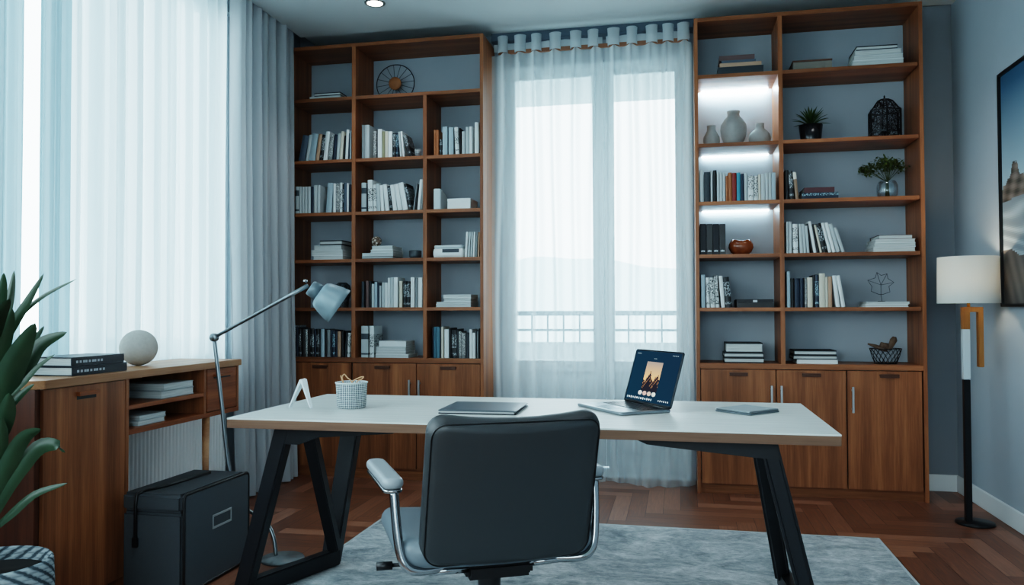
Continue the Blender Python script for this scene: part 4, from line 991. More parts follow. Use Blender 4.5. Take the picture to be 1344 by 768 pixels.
# ------------------------------------------------------------------ sideboard along the left wall
SX0, SX1 = -2.64, -2.28
sb = thing('sideboard', 'long walnut sideboard with a tall cabinet, open shelves and a drawer under the window', 'sideboard', (-2.46, 3.14, 0))
mb = MB(); mb.prism([(SX0, 2.46), (SX1 - 0.05, 2.46), (SX1 + 0.008, 2.50), (SX1 + 0.008, 3.835), (SX0, 3.835)], 2, 0.868, 0.90); mb.build('top_board', wood_pale_y, sb, 0.002)
bx('end_panel', (SX0, 2.475, 0.0), (SX1 - 0.012, 2.500, 0.868), wood('walnut_dark_end', 2, '#3c2015', '#5a3322'), sb, 0.001)
bx('partition', (SX0, 2.945, 0.0), (SX1, 2.966, 0.868), wood_v, sb, 0.001)
bx('bottom_panel', (SX0, 2.50, 0.04), (SX1 - 0.02, 2.945, 0.06), wood_y, sb)
bx('back_panel', (SX0, 2.50, 0.06), (SX0 + 0.01, 3.80, 0.868), wood_v, sb) if False else None
bx('back_panel', (SX0, 2.966, 0.652), (SX0 + 0.01, 3.80, 0.868), wood_y, sb)
d = bx('door', (SX1 - 0.02, 2.503, 0.045), (SX1 - 0.001, 2.9435, 0.865), wood_v, sb, 0.0015)
def sub(parent, root, name, mb, mt, bev=0.0015):
    o = mb.build(name, mt, parent, bev, world=False)
    for v in o.data.vertices: v.co -= root.location
    return o
pull_m = plain('dark_walnut_pull', '#4c2a18', 0.45)
sub(d, sb, 'groove_shadow', MB().box((SX1 - 0.003, 2.668, 0.812), (SX1 - 0.0004, 2.772, 0.826)), black_m, 0)  # flat dark strip: shadow beneath the pull put into colour
sub(d, sb, 'finger_pull', MB().box((SX1 - 0.002, 2.665, 0.826), (SX1 + 0.016, 2.775, 0.842)), wood_y)
bx('shelf', (SX0 + 0.01, 2.966, 0.736), (SX1 - 0.004, 3.51, 0.754), wood_y, sb, 0.001)
bx('bottom_shelf', (SX0, 2.966, 0.630), (SX1, 3.82, 0.652), wood_y, sb, 0.001)
bx('partition', (SX0 + 0.01, 3.51, 0.652), (SX1 - 0.002, 3.53, 0.868), wood_v, sb, 0.001)
bx('end_panel', (SX0, 3.80, 0.652), (SX1, 3.82, 0.868), wood_v, sb, 0.001)
d = bx('drawer', (SX1 - 0.02, 3.533, 0.656), (SX1 + 0.0, 3.797, 0.864), wood_y, sb, 0.0015)
sub(d, sb, 'groove_shadow', MB().box((SX1 - 0.003, 3.59, 0.816), (SX1 + 0.0006, 3.74, 0.826)), black_m, 0)  # shadow beneath the drawer pull, painted as a dark strip
sub(d, sb, 'pull', MB().box((SX1 - 0.002, 3.585, 0.826), (SX1 + 0.018, 3.745, 0.838)), wood_y)
for lx, ly in ((SX1 - 0.03, 3.57),):
    mb = MB(); mb.lathe([(0.0005, 0), (0.011, 0), (0.019, 0.630), (0.0005, 0.630)], (lx, ly, 0), 16); mb.build('leg', wood_pale_y, sb)

# two dark books on the sideboard
def coffee_book(u_front, u_far, w, z, h, k, label, x_front):
    a = atX(x_front, u_front, 480).y; b = atX(x_front, u_far, 480).y
    r = thing('book', label, 'book', (x_front - w / 2, (a + b) / 2, z), 0, 'dark books on the sideboard'); L = b - a; c = 0.004
    mb = MB(); mb.box((-w / 2, -L / 2, 0), (w / 2, L / 2, c)); mb.box((-w / 2, -L / 2, h - c), (w / 2, L / 2, h)); mb.box((w / 2 - 0.005, -L / 2, c), (w / 2, L / 2, h - c))
    mb.build('cover', k, r, 0.0012, world=False)
    mb = MB(); mb.box((-w / 2 + 0.006, -L / 2 + 0.005, c), (w / 2 - 0.005, L / 2 - 0.005, h - c)); mb.build('pages', pages_m, r, world=False)
    mb = MB()
    for q in range(9): 
        y = -L * 0.42 + q * L * 0.055 + 0.002 * (q % 3); mb.box((w / 2, y, h * 0.36), (w / 2 + 0.0006, y + L * 0.035, h * 0.62))
    mb.build('spine_lettering', plain('silver_foil', '#a9b3ba', 0.4), r, world=False)
    return r
coffee_book(95, 167, 0.205, 0.9005, 0.036, plain('navy_cloth', '#121c27', 0.45), 'dark navy hardback with silver spine lettering, lower of two on the sideboard', -2.315)
coffee_book(94, 163, 0.19, 0.937, 0.036, plain('black_blue_cloth', '#0f1620', 0.4), 'black hardback lying on the navy one on the sideboard', -2.325)
nn = 24; rb = 0.0835
sph = [(max(0.0004, rb * math.sin(PI * k / nn)), rb - rb * math.cos(PI * k / nn)) for k in range(nn + 1)]
c = atZ(0.983, 182, 455.5)
lathe_thing('decorative_sphere', 'pale stone decorative sphere on the sideboard beside dark books', 'ornament', sph, -2.475, atX(-2.475, 182, 455).y, 0.9003, plain('pale_stone', '#b9b6b0', 0.85, spec=0.2, grain=0.14, gscale=70), seg=40)
# papers on the sideboard shelves: page ends to the room
def shelf_book(u0, u1, x_front, w, z, h, k, label):
    a, b = atX(x_front, u0, 515).y, atX(x_front, u1, 515).y; L = b - a; c = 0.003
    r = thing('book', label, 'book', (x_front - w / 2, (a + b) / 2, z), 0, 'books on the sideboard shelves')
    mb = MB(); mb.box((-w / 2, -L / 2, 0), (w / 2, L / 2, c)); mb.box((-w / 2, -L / 2, h - c), (w / 2, L / 2, h)); mb.box((-w / 2, -L / 2, c), (-w / 2 + 0.004, L / 2, h - c)); mb.build('cover', k, r, 0.001, world=False)
    mb = MB(); mb.box((-w / 2 + 0.004, -L / 2 + 0.003, c), (w / 2 - 0.003, L / 2 - 0.003, h - c)); mb.build('pages', pages_m, r, world=False)
g1, g2 = plain('cover_grey_matt', '#a7b0b3', 0.6), plain('cover_pale_matt', '#c2c9ca', 0.6)
shelf_book(212, 254.5, -2.31, 0.22, 0.7545, 0.034, g1, 'grey book at the bottom of the pair on the sideboard upper shelf')
shelf_book(215, 254, -2.315, 0.21, 0.789, 0.03, g2, 'pale book on top of the pair on the sideboard upper shelf')
shelf_book(182, 217, -2.31, 0.22, 0.6525, 0.022, g1, 'grey book at the bottom of the pair on the sideboard lower shelf')
shelf_book(184, 218.5, -2.312, 0.22, 0.675, 0.02, g2, 'pale book on top of the pair on the sideboard lower shelf')

# ------------------------------------------------------------------ storage box on the floor
BX = dict(x0=-2.235, x1=-1.95, y0=2.872, y1=3.358, z1=0.413)
sx = thing('storage_box', 'dark charcoal fabric storage box with black piping and a metal label holder, on the floor', 'box', ((BX['x0'] + BX['x1']) / 2, 3.115, 0))
fab = plain('charcoal_fabric', '#3a3f43', 0.7, grain=0.12, gscale=120); fab2 = plain('charcoal_front', '#4b5257', 0.65, grain=0.1, gscale=120)
bx('body', (BX['x0'], BX['y0'], 0.012), (BX['x1'] - 0.012, BX['y1'], 0.335), fab, sx, 0.01)
bx('lid', (BX['x0'] - 0.003, BX['y0'] - 0.003, 0.337), (BX['x1'] - 0.012, BX['y1'] + 0.003, BX['z1']), fab, sx, 0.014, segs=3)
bx('front_panel', (BX['x1'] - 0.012, BX['y0'] + 0.002, 0.012), (BX['x1'], BX['y1'] - 0.002, BX['z1'] - 0.002), fab2, sx, 0.005)
mb = MB(); x_ = BX['x1'] - 0.003; a_, b_, c_, e_ = BX['y0'], BX['y1'], 0.014, BX['z1'] - 0.001
q = 0.022
ring_ = []
for cy, cz, a0 in ((b_ - q, e_ - q, 0), (a_ + q, e_ - q, 90), (a_ + q, c_ + q, 180), (b_ - q, c_ + q, 270)):
    for k in range(5): an = math.radians(a0 + 22.5 * k); ring_.append((x_, cy + q * math.cos(an), cz + q * math.sin(an)))
mb.tube(ring_, 0.006, 8, closed=True); mb.build('piping', black_m, sx)
lh = atX(BX['x1'], 291, 680)
hm = thing('x', 'x', 'x'); bpy.data.objects.remove(hm)
mb = MB(); y_, z_ = lh.y, lh.z; w_, h_, t_ = abs(atX(BX['x1'], 304, 675).y - atX(BX['x1'], 279, 685).y) / 2, 0.03, 0.0095; X_ = BX['x1']
mb.box((X_, y_ - w_, z_ + h_ - t_), (X_ + 0.004, y_ + w_, z_ + h_)); mb.box((X_, y_ - w_, z_ - h_), (X_ + 0.004, y_ + w_, z_ - h_ + t_))
mb.box((X_, y_ - w_, z_ - h_ + t_), (X_ + 0.004, y_ - w_ + t_, z_ + h_ - t_)); mb.box((X_, y_ + w_ - t_, z_ - h_ + t_), (X_ + 0.004, y_ + w_, z_ + h_ - t_))
o = mb.build('label_holder', steel, sx, 0.001); o['label'] = 'bright metal label frame'
mb = MB(); mb.tube([(-2.17, BX['y0'] - 0.006, 0.2), (-2.17, BX['y0'] - 0.006, 0.36), (-2.165, BX['y0'] - 0.004, 0.409), (-2.15, BX['y0'] + 0.03, 0.4175), (-2.12, 3.0, 0.4185), (-2.1, 3.28, 0.4185)], 0.007, 8); mb.build('strap', black_m, sx)
bx('buckle', (-2.182, BX['y0'] - 0.014, 0.195), (-2.158, BX['y0'] - 0.002, 0.235), black_metal, sx, 0.002)
mb = MB()
for fx in (BX['x0'] + 0.04, BX['x1'] - 0.05):
    for fy in (BX['y0'] + 0.04, BX['y1'] - 0.04): 
        MB().box((fx - 0.015, fy - 0.015, 0), (fx + 0.015, fy + 0.015, 0.0125)).build('foot', black_m, sx)

# ------------------------------------------------------------------ desk lamp standing on the floor
dl = thing('floor_lamp', 'jointed pale grey metal reading lamp with a bell shade arching over the desk end', 'lamp', (-1.81, 3.43, 0))
lamp_grey = plain('lamp_grey_enamel', '#7f929a', 0.38, 0.15)
lamp_steel = plain('lamp_pole_steel', '#878f93', 0.3, 0.9)
yl = 3.44
mb = MB()
pr = [(0.0005, 0), (0.098, 0), (0.1, 0.006), (0.096, 0.012), (0.0005, 0.02)]
mb.lathe(pr, (-1.81, 3.415, 0), 8 if False else 40); mb.build('base', plain('lamp_base_grey', '#6d7578', 0.4, 0.4), dl)
J = atY(yl, 281, 443)
S1 = atY(yl, 300, 610); S0 = atY(yl, 291, 530)
mb = MB(); pth = [J, S0, S1, Vector((S1.x + 0.06, yl, 0.25)), Vector((-1.915, yl - 0.005, 0.17)), Vector((-1.865, 3.43, 0.10)), Vector((-1.845, 3.42, 0.014))]
def smooth(pts, n=6):
    P = [Vector(p) for p in pts]; out = []
    for i in range(len(P) - 1):
        p0, p1, p2, p3 = P[max(i - 1, 0)], P[i], P[i + 1], P[min(i + 2, len(P) - 1)]
        for k in range(n):
            f = k / n; out.append(0.5 * ((2 * p1) + (p2 - p0) * f + (2 * p0 - 5 * p1 + 4 * p2 - p3) * f * f + (3 * p1 - p0 - 3 * p2 + p3) * f ** 3))
    return out + [P[-1]]
mb.tube(smooth(pth), 0.0095, 10); mb.build('pole', lamp_steel, dl)
A2 = atY(yl, 404, 375)
mb = MB(); mb.tube([J, J.lerp(A2, 0.8), A2], [0.0085, 0.0085, 0.012], 10); mb.build('arm', lamp_steel, dl)
mb = MB(); mb.lathe([(0.0005, -0.016), (0.016, -0.016), (0.02, -0.01), (0.02, 0.01), (0.016, 0.016), (0.0005, 0.016)], J, 20, M=Matrix.Rotation(PI / 2, 3, 'X')); 
mb.lathe([(0.0005, -0.024), (0.008, -0.024), (0.008, 0.024), (0.0005, 0.024)], J, 12, M=Matrix.Rotation(PI / 2, 3, 'X')); mb.build('joint', lamp_steel, dl)
# shade axis from the neck down and to the right
n0 = atY(yl, 408, 377.5); rimc = atY(yl + 0.05, 443, 401.0)
ax = (rimc - n0).normalized(); L_ = (rimc - n0).length * 1.06
side_ = (Vector((0, 1, 0)) - ax * ax.y).normalized(); oth = side_.cross(ax).normalized()
Msh = Matrix((side_, oth, ax)).transposed()
pxl = (n0 - EYE).dot(FW) / F
prof = [(0.004, -1), (9.5, -1), (10.5, 0), (11.5, 12.5), (16, 14), (19, 18), (22, 27), (24.4, 37), (26, 44.5)]
prof = [(r_ * pxl, z_ * pxl) for r_, z_ in prof]
k0 = 4
mb = MB(); mb.lathe(prof[3:] + [(r_ - 0.004, z_) for r_, z_ in reversed(prof[4:])] + [(0.002, prof[4][1] + 0.004)], n0, 40, M=Msh); mb.build('shade', lamp_grey, dl)
mb = MB(); mb.lathe([(0.0005, prof[1][1])] + prof[1:4] + [(0.0005, prof[3][1])], n0, 32, M=Msh); mb.build('shade_collar', plain('lamp_collar', '#6c7d85', 0.35, 0.3), dl)
mb = MB(); bp = n0 + ax * (30 * pxl); mb.lathe([(0.0005, -0.03), (0.016, -0.03), (0.018, 0.0), (0.026, 0.025), (0.018, 0.045), (0.0005, 0.052)], bp, 20, M=Msh); mb.build('bulb', plain('bulb_glass', '#d6dde0', 0.2), dl)
kp = atY(yl - 0.012, 401, 369); mb = MB(); mb.lathe([(0.0005, -0.012), (0.007, -0.012), (0.009, 0.0), (0.007, 0.012), (0.0005, 0.012)], kp, 14, M=Matrix.Rotation(PI / 2, 3, 'X')); mb.build('knob', chrome, dl)

# ------------------------------------------------------------------ rug
mb = MB()
rx0, rx1, ry0, ry1 = -1.60, 0.955, 1.55, 4.27
def rugf(u, v): return (rx0 + (rx1 - rx0) * u, ry0 + (ry1 - ry0) * v, 0.012 + 0.002 * math.sin(23 * u + 3 * math.sin(9 * v)) * math.sin(31 * v))
mb.grid(rugf, 90, 90)
rug = thing('rug', 'grey-blue mottled pile rug under the desk and office chair', 'rug', ((rx0 + rx1) / 2, (ry0 + ry1) / 2, 0))
mb.build('pile', rug_m, rug)
mb = MB(); e = 0.012
for lo, hi in (((rx0 - e, ry0 - e, 0.0005), (rx0, ry1 + e, 0.0125)), ((rx1, ry0 - e, 0.0005), (rx1 + e, ry1 + e, 0.0125)), ((rx0, ry0 - e, 0.0005), (rx1, ry0, 0.0125)), ((rx0, ry1, 0.0005), (rx1, ry1 + e, 0.0125))): mb.box(lo, hi)
mb.build('border', rug_edge_m, rug)

# ------------------------------------------------------------------ desk
DX0, DX1, DY0, DY1, DZ = -1.676, 0.508, 2.725, 3.605, 0.75
dk = thing('desk', 'long pale-topped desk with a wooden edge and angled dark trestle legs', 'desk', ((DX0 + DX1) / 2, (DY0 + DY1) / 2, 0))
bx('tabletop', (DX0, DY0, DZ - 0.006), (DX1, DY1, DZ), desk_top_m, dk, 0.001)
o = bx('edge_band', (DX0 + 0.0005, DY0 + 0.0005, DZ - 0.038), (DX1 - 0.0005, DY1 - 0.0005, DZ - 0.0062), edge_wood, dk, 0.001); o['label'] = 'brown wooden slab edge'
zb = DZ - 0.0385
# aprons with tapered rounded ends
mb = MB(); mb.prism([(zb, -1.535), (zb, -1.02), (zb - 0.008, -1.02), (zb - 0.022, -1.06), (zb - 0.045, -1.36), (zb - 0.075, -1.44), (zb - 0.075, -1.52)][::-1], 1, 2.84, 2.895); mb.build('apron', desk_leg_m, dk, 0.004)
mb = MB(); mb.prism([(zb, -0.165), (zb, 0.32), (zb - 0.072, 0.335), (zb - 0.066, 0.25), (zb - 0.038, -0.06), (zb - 0.032, -0.115), (zb - 0.018, -0.148)], 1, 2.84, 2.895); mb.build('apron', desk_leg_m, dk, 0.004)
FZ = 0.0145
mb = MB(); mb.leg((-1.507, 2.868, zb), (-1.70, 2.875, FZ), 0.062, 0.06, 0, 0.064, 0.062); mb.build('leg', desk_leg_m, dk, 0.005)
mb = MB(); mb.leg((-1.475, 3.47, zb), (-1.545, 3.36, FZ), 0.085, 0.06, 0, 0.075, 0.062); mb.build('leg', desk_leg_m, dk, 0.005)
dA, dB = atY(2.88, 411, 581), atY(3.32, 441, 718)
mb = MB(); mb.leg((dA.x - 0.008, 2.862, dA.z + 0.05), (dB.x, 3.31, max(0.05, dB.z - 0.01)), 0.05, 0.05); mb.build('brace', desk_leg_m, dk, 0.004)
mb = MB(); mb.beam((-1.70, 2.86, FZ + 0.036), (-1.512, 3.355, FZ + 0.04), 0.05, 0.07); mb.build('foot_rail', desk_leg_m, dk, 0.005)
mb = MB(); mb.leg((0.292, 2.868, zb), (0.458, 2.88, FZ), 0.062, 0.055, 0, 0.06, 0.055); mb.build('leg', desk_leg_m, dk, 0.012, 3)
mb = MB(); mb.leg((0.272, 2.87, zb - 0.055), (0.408, 3.44, FZ + 0.03), 0.056, 0.05, 0, 0.06, 0.05); mb.build('brace', desk_leg_m, dk, 0.01, 3)
mb = MB(); mb.beam((0.458, 2.86, FZ + 0.036), (0.412, 3.47, FZ + 0.036), 0.05, 0.07); mb.build('foot_rail', desk_leg_m, dk, 0.005)

# things on the desk
def emp_local(name, label, cat, x, y, z, rz, group=None): return thing(name, label, cat, (x, y, z), rz, group)
# laptop
ang = math.atan2(-0.306, 0.215)
lt = emp_local('laptop', 'open silver-grey laptop showing a mountain picture on its dark blue screen', 'laptop', -0.132, 3.325, DZ + 0.0003, ang)
lw, ld = 0.352, 0.235
lap_m = plain('aluminium_grey', '#8e979c', 0.32, 0.85); lap_dark = plain('laptop_black', '#0a0d10', 0.3)
mb = MB(); mb.slab(lw, ld, 0.012, 0.014, 0.004, lambda p: p + Vector((0, -ld / 2, 0.0065))); mb.build('base', lap_m, lt, world=False)
mb = MB(); mb.box((-lw * 0.43, -0.125, 0.0122), (lw * 0.43, -0.018, 0.0129))
for r_ in range(5):
    for c_ in range(13): mb.box((-lw * 0.42 + c_ * lw * 0.0645 + 0.002, -0.123 + r_ * 0.0205, 0.0129), (-lw * 0.42 + (c_ + 1) * lw * 0.0645 - 0.002, -0.106 + r_ * 0.0205, 0.0141))
mb.build('keyboard', lap_dark, lt, world=False)
mb = MB(); mb.box((-0.055, -0.215, 0.0122), (0.055, -0.14, 0.0127)); mb.build('trackpad', plain('trackpad_grey', '#7c858a', 0.25, 0.6), lt, world=False)
tilt = math.radians(-17); hs = 0.232
Mt = Matrix.Translation((0, -0.004, 0.012)) @ Matrix.Rotation(tilt, 4, 'X')
mb = MB(); mb.slab(lw, hs, 0.006, 0.012, 0.0025, lambda p: Mt @ Vector((p.x, -p.z, p.y + hs / 2))); lid = mb.build('screen_lid', plain('laptop_lid', '#1b2126', 0.35, 0.5), lt, world=False)
mb = MB(); mb.tube([(-lw * 0.42, -0.004, 0.0135), (lw * 0.42, -0.004, 0.0135)], 0.0055, 10); mb.build('hinge', lap_dark, lt, world=False)
def scr(a, b, off): return Mt @ Vector((a * lw / 2, -0.0031 - off, hs / 2 + b * hs / 2))
def mixc(a, b, f): return tuple(a[i] + (b[i] - a[i]) * f for i in range(4))
mb = MB(); cols = []; nx_, ny_ = 24, 16
for j in range(ny_):
    for i in range(nx_):
        a0, a1, b0, b1 = -0.95 + 1.9 * i / nx_, -0.95 + 1.9 * (i + 1) / nx_, -0.9 + 1.84 * j / ny_, -0.9 + 1.84 * (j + 1) / ny_
        mb.add([scr(a0, b0, 0.0002), scr(a1, b0, 0.0002), scr(a1, b1, 0.0002), scr(a0, b1, 0.0002)], [(0, 1, 2, 3)])
        cols.append(mixc(lin('#22495d'), lin('#27445a'), (i + j) / (nx_ + ny_)))
display = mb.build('display', attr_mat('screen_glow', 0.6), lid, colors=cols, world=False)
# the picture on the screen: dusk sky over dark peaks
mb = MB(); cols = []; nx_, ny_ = 44, 60; pa, pb, qa, qb = -0.36, 0.30, -0.52, 0.56
def ridge(t): return 0.34 + 0.30 * math.exp(-((t - 0.36) / 0.13) ** 2) + 0.20 * math.exp(-((t - 0.84) / 0.16) ** 2) + 0.035 * math.sin(37 * t) + 0.03 * math.sin(71 * t + 1)
for j in range(ny_):
    for i in range(nx_):
        t, w = (i + 0.5) / nx_, (j + 0.5) / ny_
        a0, a1 = pa + (pb - pa) * i / nx_, pa + (pb - pa) * (i + 1) / nx_; b0, b1 = qa + (qb - qa) * j / ny_, qa + (qb - qa) * (j + 1) / ny_
        mb.add([scr(a0, b0, 0.0005), scr(a1, b0, 0.0005), scr(a1, b1, 0.0005), scr(a0, b1, 0.0005)], [(0, 1, 2, 3)])
        if w > ridge(t): c = mixc(lin('#f0bd84'), lin('#9a9089'), min(1, max(0, (w - 0.42) / 0.58)))
        else:
            c = lin('#2a2a33')
            if (math.sin(i * 1.7 + j * 0.9) + math.sin(j * 0.53 - i * 0.8)) > 1.0 and w > ridge(t) - 0.26: c = lin('#a97f5c')
        cols.append(c)
mb.build('picture', attr_mat('picture_glow', 1.0), display, colors=cols, world=False)
mb = MB(); cols = []
def icon(a, b, w, h, c, k=8):
    P = [scr(a + w * math.cos(2 * PI * q / k), b + h * math.sin(2 * PI * q / k), 0.0007) for q in range(k)]
    mb.add(P, [tuple(range(k))]); cols.append(lin(c))
for k, c in enumerate(('#d9dedb', '#d7b2a8', '#d8c1b0', '#dfe7de')): icon(-0.36 + k * 0.19, -0.60, 0.085, 0.085, c)
for k in range(13): icon(-0.86 + k * 0.085, -0.80, 0.024 + 0.012 * (k % 2), 0.035 + 0.012 * ((k + 1) % 2), '#dce8ec' if k % 3 else '#a7c3cf')
for k in range(6): icon(0.46 + k * 0.075, -0.79, 0.02, 0.028 + 0.01 * (k % 2), '#c4d6dd')
for k in range(5): icon(-0.86 + k * 0.035, 0.84, 0.012, 0.016, '#c4d6dd', 4)
for k in range(5): icon(0.62 + k * 0.05, 0.84, 0.016, 0.016, '#b8ccd4', 4)
for k in range(4): icon(-0.10 + k * 0.03, 0.68, 0.012, 0.012, '#b8ccd4', 4)
mb.build('icons', attr_mat('icon_glow', 1.0), display, colors=cols, world=False)

# tablet
A_, B_, C_ = Vector((0.143, 3.262, 0)), Vector((0.240, 3.118, 0)), Vector((0.368, 3.256, 0))
cen = (A_ + C_) / 2 + Vector((0.004, 0.012, 0)); rz = math.atan2((C_ - B_).y, (C_ - B_).x)
tb = emp_local('tablet', 'slim silver tablet in a grey cover lying flat near the desk end', 'tablet', cen.x, cen.y, DZ + 0.0003, rz)
mb = MB(); mb.slab(0.188, 0.172, 0.006, 0.012, 0.002, lambda p: p + Vector((0, 0, 0.0034))); mb.build('cover', plain('tablet_cover', '#59656b', 0.5), tb, world=False)
mb = MB(); mb.slab(0.184, 0.168, 0.007, 0.012, 0.003, lambda p: p + Vector((0, 0, 0.0105))); mb.build('body', lap_m, tb, world=False)
mb = MB(); mb.box((-0.086, -0.078, 0.0141), (0.086, 0.078, 0.0145)); mb.build('glass_front', plain('tablet_glass_reflection', '#c3cfd3', 0.12), tb, world=False)  # pale base colour stands for the reflection lying on the glass
# document folder behind the chair
fo = emp_local('document_folder', 'dark grey document folder lying flat on the desk behind the chair', 'folder', -0.775, 3.14, DZ + 0.0003, 0.03)
mb = MB(); mb.slab(0.31, 0.30, 0.004, 0.008, 0.0015, lambda p: p + Vector((0, 0, 0.0022))); mb.build('back_cover', plain('folder_dark', '#20282e', 0.5), fo, world=False)
mb = MB(); mb.box((-0.148, -0.143, 0.0044), (0.146, 0.143, 0.0105)); mb.build('papers', pages_m, fo, world=False)
mb = MB(); mb.slab(0.31, 0.30, 0.004, 0.008, 0.0015, lambda p: p + Vector((0, 0, 0.0128))); mb.build('front_cover', plain('folder_grey', '#46525a', 0.4), fo, world=False)
# woven basket with twine loops
bx_, by_ = -1.336, 3.105
bk = emp_local('basket', 'round grey and white woven basket near the corner of the desk', 'basket', bx_, by_, DZ + 0.0003, 0)
mb = MB(); mb.lathe([(0.0005, 0.001), (0.054, 0), (0.059, 0.004), (0.0645, 0.102), (0.0665, 0.104), (0.0645, 0.106), (0.061, 0.104), (0.056, 0.006), (0.0005, 0.005)], seg=40); mb.build('woven_body', basket_weave, bk, world=False)
mb = MB(); mb.tube([Vector((0.0645 * math.cos(a), 0.0645 * math.sin(a), 0.105)) for a in [2 * PI * k / 40 for k in range(40)]], 0.0032, 8, closed=True); mb.build('rim', plain('basket_rim', '#c9d0d1', 0.8), bk, world=False)
tw_m = plain('tan_twine', '#c39a76', 0.8, grain=0.2)
for i, (pts, lb) in enumerate((([(-0.02, 0, 0.03), (-0.035, 0, 0.10), (-0.042, 0.0, 0.125), (-0.032, 0, 0.138), (-0.02, 0, 0.125), (0.004, 0, 0.102), (0.01, 0, 0.04)], 'tan twine loop standing upright above the woven basket rim'),
                               ([(0.0, -0.01, 0.03), (0.004, -0.01, 0.1), (0.03, -0.012, 0.122), (0.056, -0.01, 0.13), (0.05, -0.012, 0.12), (0.026, -0.01, 0.104), (0.012, 0, 0.03)], 'tan twine loop leaning toward the laptop over the woven basket rim'),
                               ([(-0.03, 0.02, 0.03), (-0.046, 0.02, 0.098), (-0.053, 0.02, 0.118), (-0.057, 0.02, 0.132)], 'short loose twine end beside the loops in the woven basket'))):
    mb = MB(); mb.tube(smooth(pts, 5), 0.0026, 8); o = mb.build('twine', tw_m); o.location = (bx_, by_, DZ + 0.0003); tag(o, lb, 'twine', 'twine in the woven basket')
# white A-shaped stand
a_, b_ = atZ(DZ, 379.5, 536.5), atZ(DZ, 405, 538.5); ap = atY(3.03, 397, 498)
es = thing('tent_stand', 'small white folded A-shaped stand near the desk corner beside the woven basket', 'stand', ((a_.x + b_.x) / 2, 3.025, DZ + 0.0003))
wc_ = plain('white_stand', '#d9dfe2', 0.4)
mb = MB(); mb.beam((ap.x + 0.003, 3.03, ap.z), (a_.x, 3.035, DZ + 0.004), 0.05, 0.010, 0, 0.02, 0.005, up=(1, 0, 0.3)); mb.build('arm', wc_, es, 0.001)
mb = MB(); mb.beam((ap.x + 0.003, 3.03, ap.z), (b_.x, 3.02, DZ + 0.004), 0.05, 0.010, 0, 0.02, 0.005, up=(1, 0, -0.3)); mb.build('arm', wc_, es, 0.001)

# ------------------------------------------------------------------ office chair
ch = thing('office_chair', 'dark leather swivel office chair with chrome arms, turned away toward the desk', 'chair', (-0.5865, 2.401, 0), math.radians(27.3))
bw, bh, bt = 0.505, 0.447, 0.078; rec = math.radians(17.5)
def bwarp(p):
    # p.x across, p.y up the back, p.z thickness (minus: outer face)
    up = p.y + bh / 2; x = p.x
    z = up * math.cos(rec); y = -0.22 + bt / 2 - up * math.sin(rec)
    n = Vector((0, math.cos(rec), math.sin(rec)))
    q = Vector((x + 0.012, y, 0.437 + z)) + n * (p.z)
    dish = (x / (bw / 2)) ** 2
    q += n * (0.018 * dish)                                   # wraps slightly round the sitter
    q.z += 0.010 * dish * (up / bh) ** 3 - 0.006 * (1 - dish) * (up / bh) ** 3
    q.x *= 1.0 - 0.02 * (up / bh)
    return q
mb = MB(); mb.slab(bw, bh, bt, 0.055, 0.03, bwarp, ne=8, fill=7); back = mb.build('backrest', leather_back, ch, world=False)
def seamw(p): return bwarp(p)
mb = MB()
ringp_ = []
w2_, h2_, rc_ = bw / 2 - 0.0105, bh / 2 - 0.0105, 0.048
for cx, cy, a0 in ((w2_ - rc_, h2_ - rc_, 0), (-w2_ + rc_, h2_ - rc_, 90), (-w2_ + rc_, -h2_ + rc_, 180), (w2_ - rc_, -h2_ + rc_, 270)):
    for k in range(8): an = math.radians(a0 + 90 * k / 7); ringp_.append(bwarp(Vector((cx + rc_ * math.cos(an), cy + rc_ * math.sin(an), -bt / 2 * 0.86 + 0.002))))
    # straight run is filled with extra points by the next corner
full = []
for i, p in enumerate(ringp_):
    full.append(p); nx = ringp_[(i + 1) % len(ringp_)]
    if (nx - p).length > 0.06:
        # follow the curved shell along the straight
        pass
mb.tube(full, 0.0022, 6, closed=True); mb.build('seam_piping', plain('seam_dark', '#0e1114', 0.5), back, world=False)
def swarp(p):
    q = Vector((p.x, p.y + 0.055, p.z + 0.468))
    if q.y > 0.18: q.z -= (q.y - 0.18) ** 2 * 2.2
    q.z += 0.012 * (p.x / 0.27) ** 2 - 0.006
    return q
mb = MB(); mb.slab(0.60, 0.52, 0.082, 0.09, 0.038, swarp, ne=8, fill=6); mb.build('seat', leather_seat, ch, world=False)
for sg in (-1, 1):
    arm = MB(); arm.slab(0.062, 0.345, 0.032, 0.028, 0.014, lambda p, sg=sg: Vector((sg * 0.314 + p.x - sg * 0.03 * (p.y < 0) * 0 + sg * 0.02 * (p.y / 0.345), p.y + 0.018, p.z + 0.664)), ne=7)
    o = arm.build('armrest', leather_pad, ch, world=False)
    pl = MB(); pl.slab(0.058, 0.338, 0.010, 0.026, 0.004, lambda p, sg=sg: Vector((sg * 0.314 + p.x + sg * 0.02 * (p.y / 0.345), p.y + 0.018, p.z + 0.643)), ne=5); pl.build('arm_rail', chrome, o, world=False)
    pth = smooth([(sg * 0.302, -0.135, 0.640), (sg * 0.298, -0.150, 0.56), (sg * 0.288, -0.168, 0.475), (sg * 0.270, -0.178, 0.438), (sg * 0.235, -0.175, 0.424), (sg * 0.15, -0.14, 0.418)], 6)
    mb = MB(); mb.tube(pth, 0.0135, 14); mb.build('arm_post', chrome, ch, world=False)
mb = MB(); mb.box((-0.1, -0.17, 0.378), (0.1, 0.12, 0.424)); mb.build('tilt_mechanism', black_m, ch, 0.012, world=False)
mb = MB(); mb.tube([(-0.205, -0.155, 0.412), (-0.09, -0.15, 0.41)], 0.011, 12); mb.tube([(0.09, -0.15, 0.412), (0.2, -0.155, 0.418)], 0.011, 12); mb.build('tilt_bars', chrome, ch, world=False)
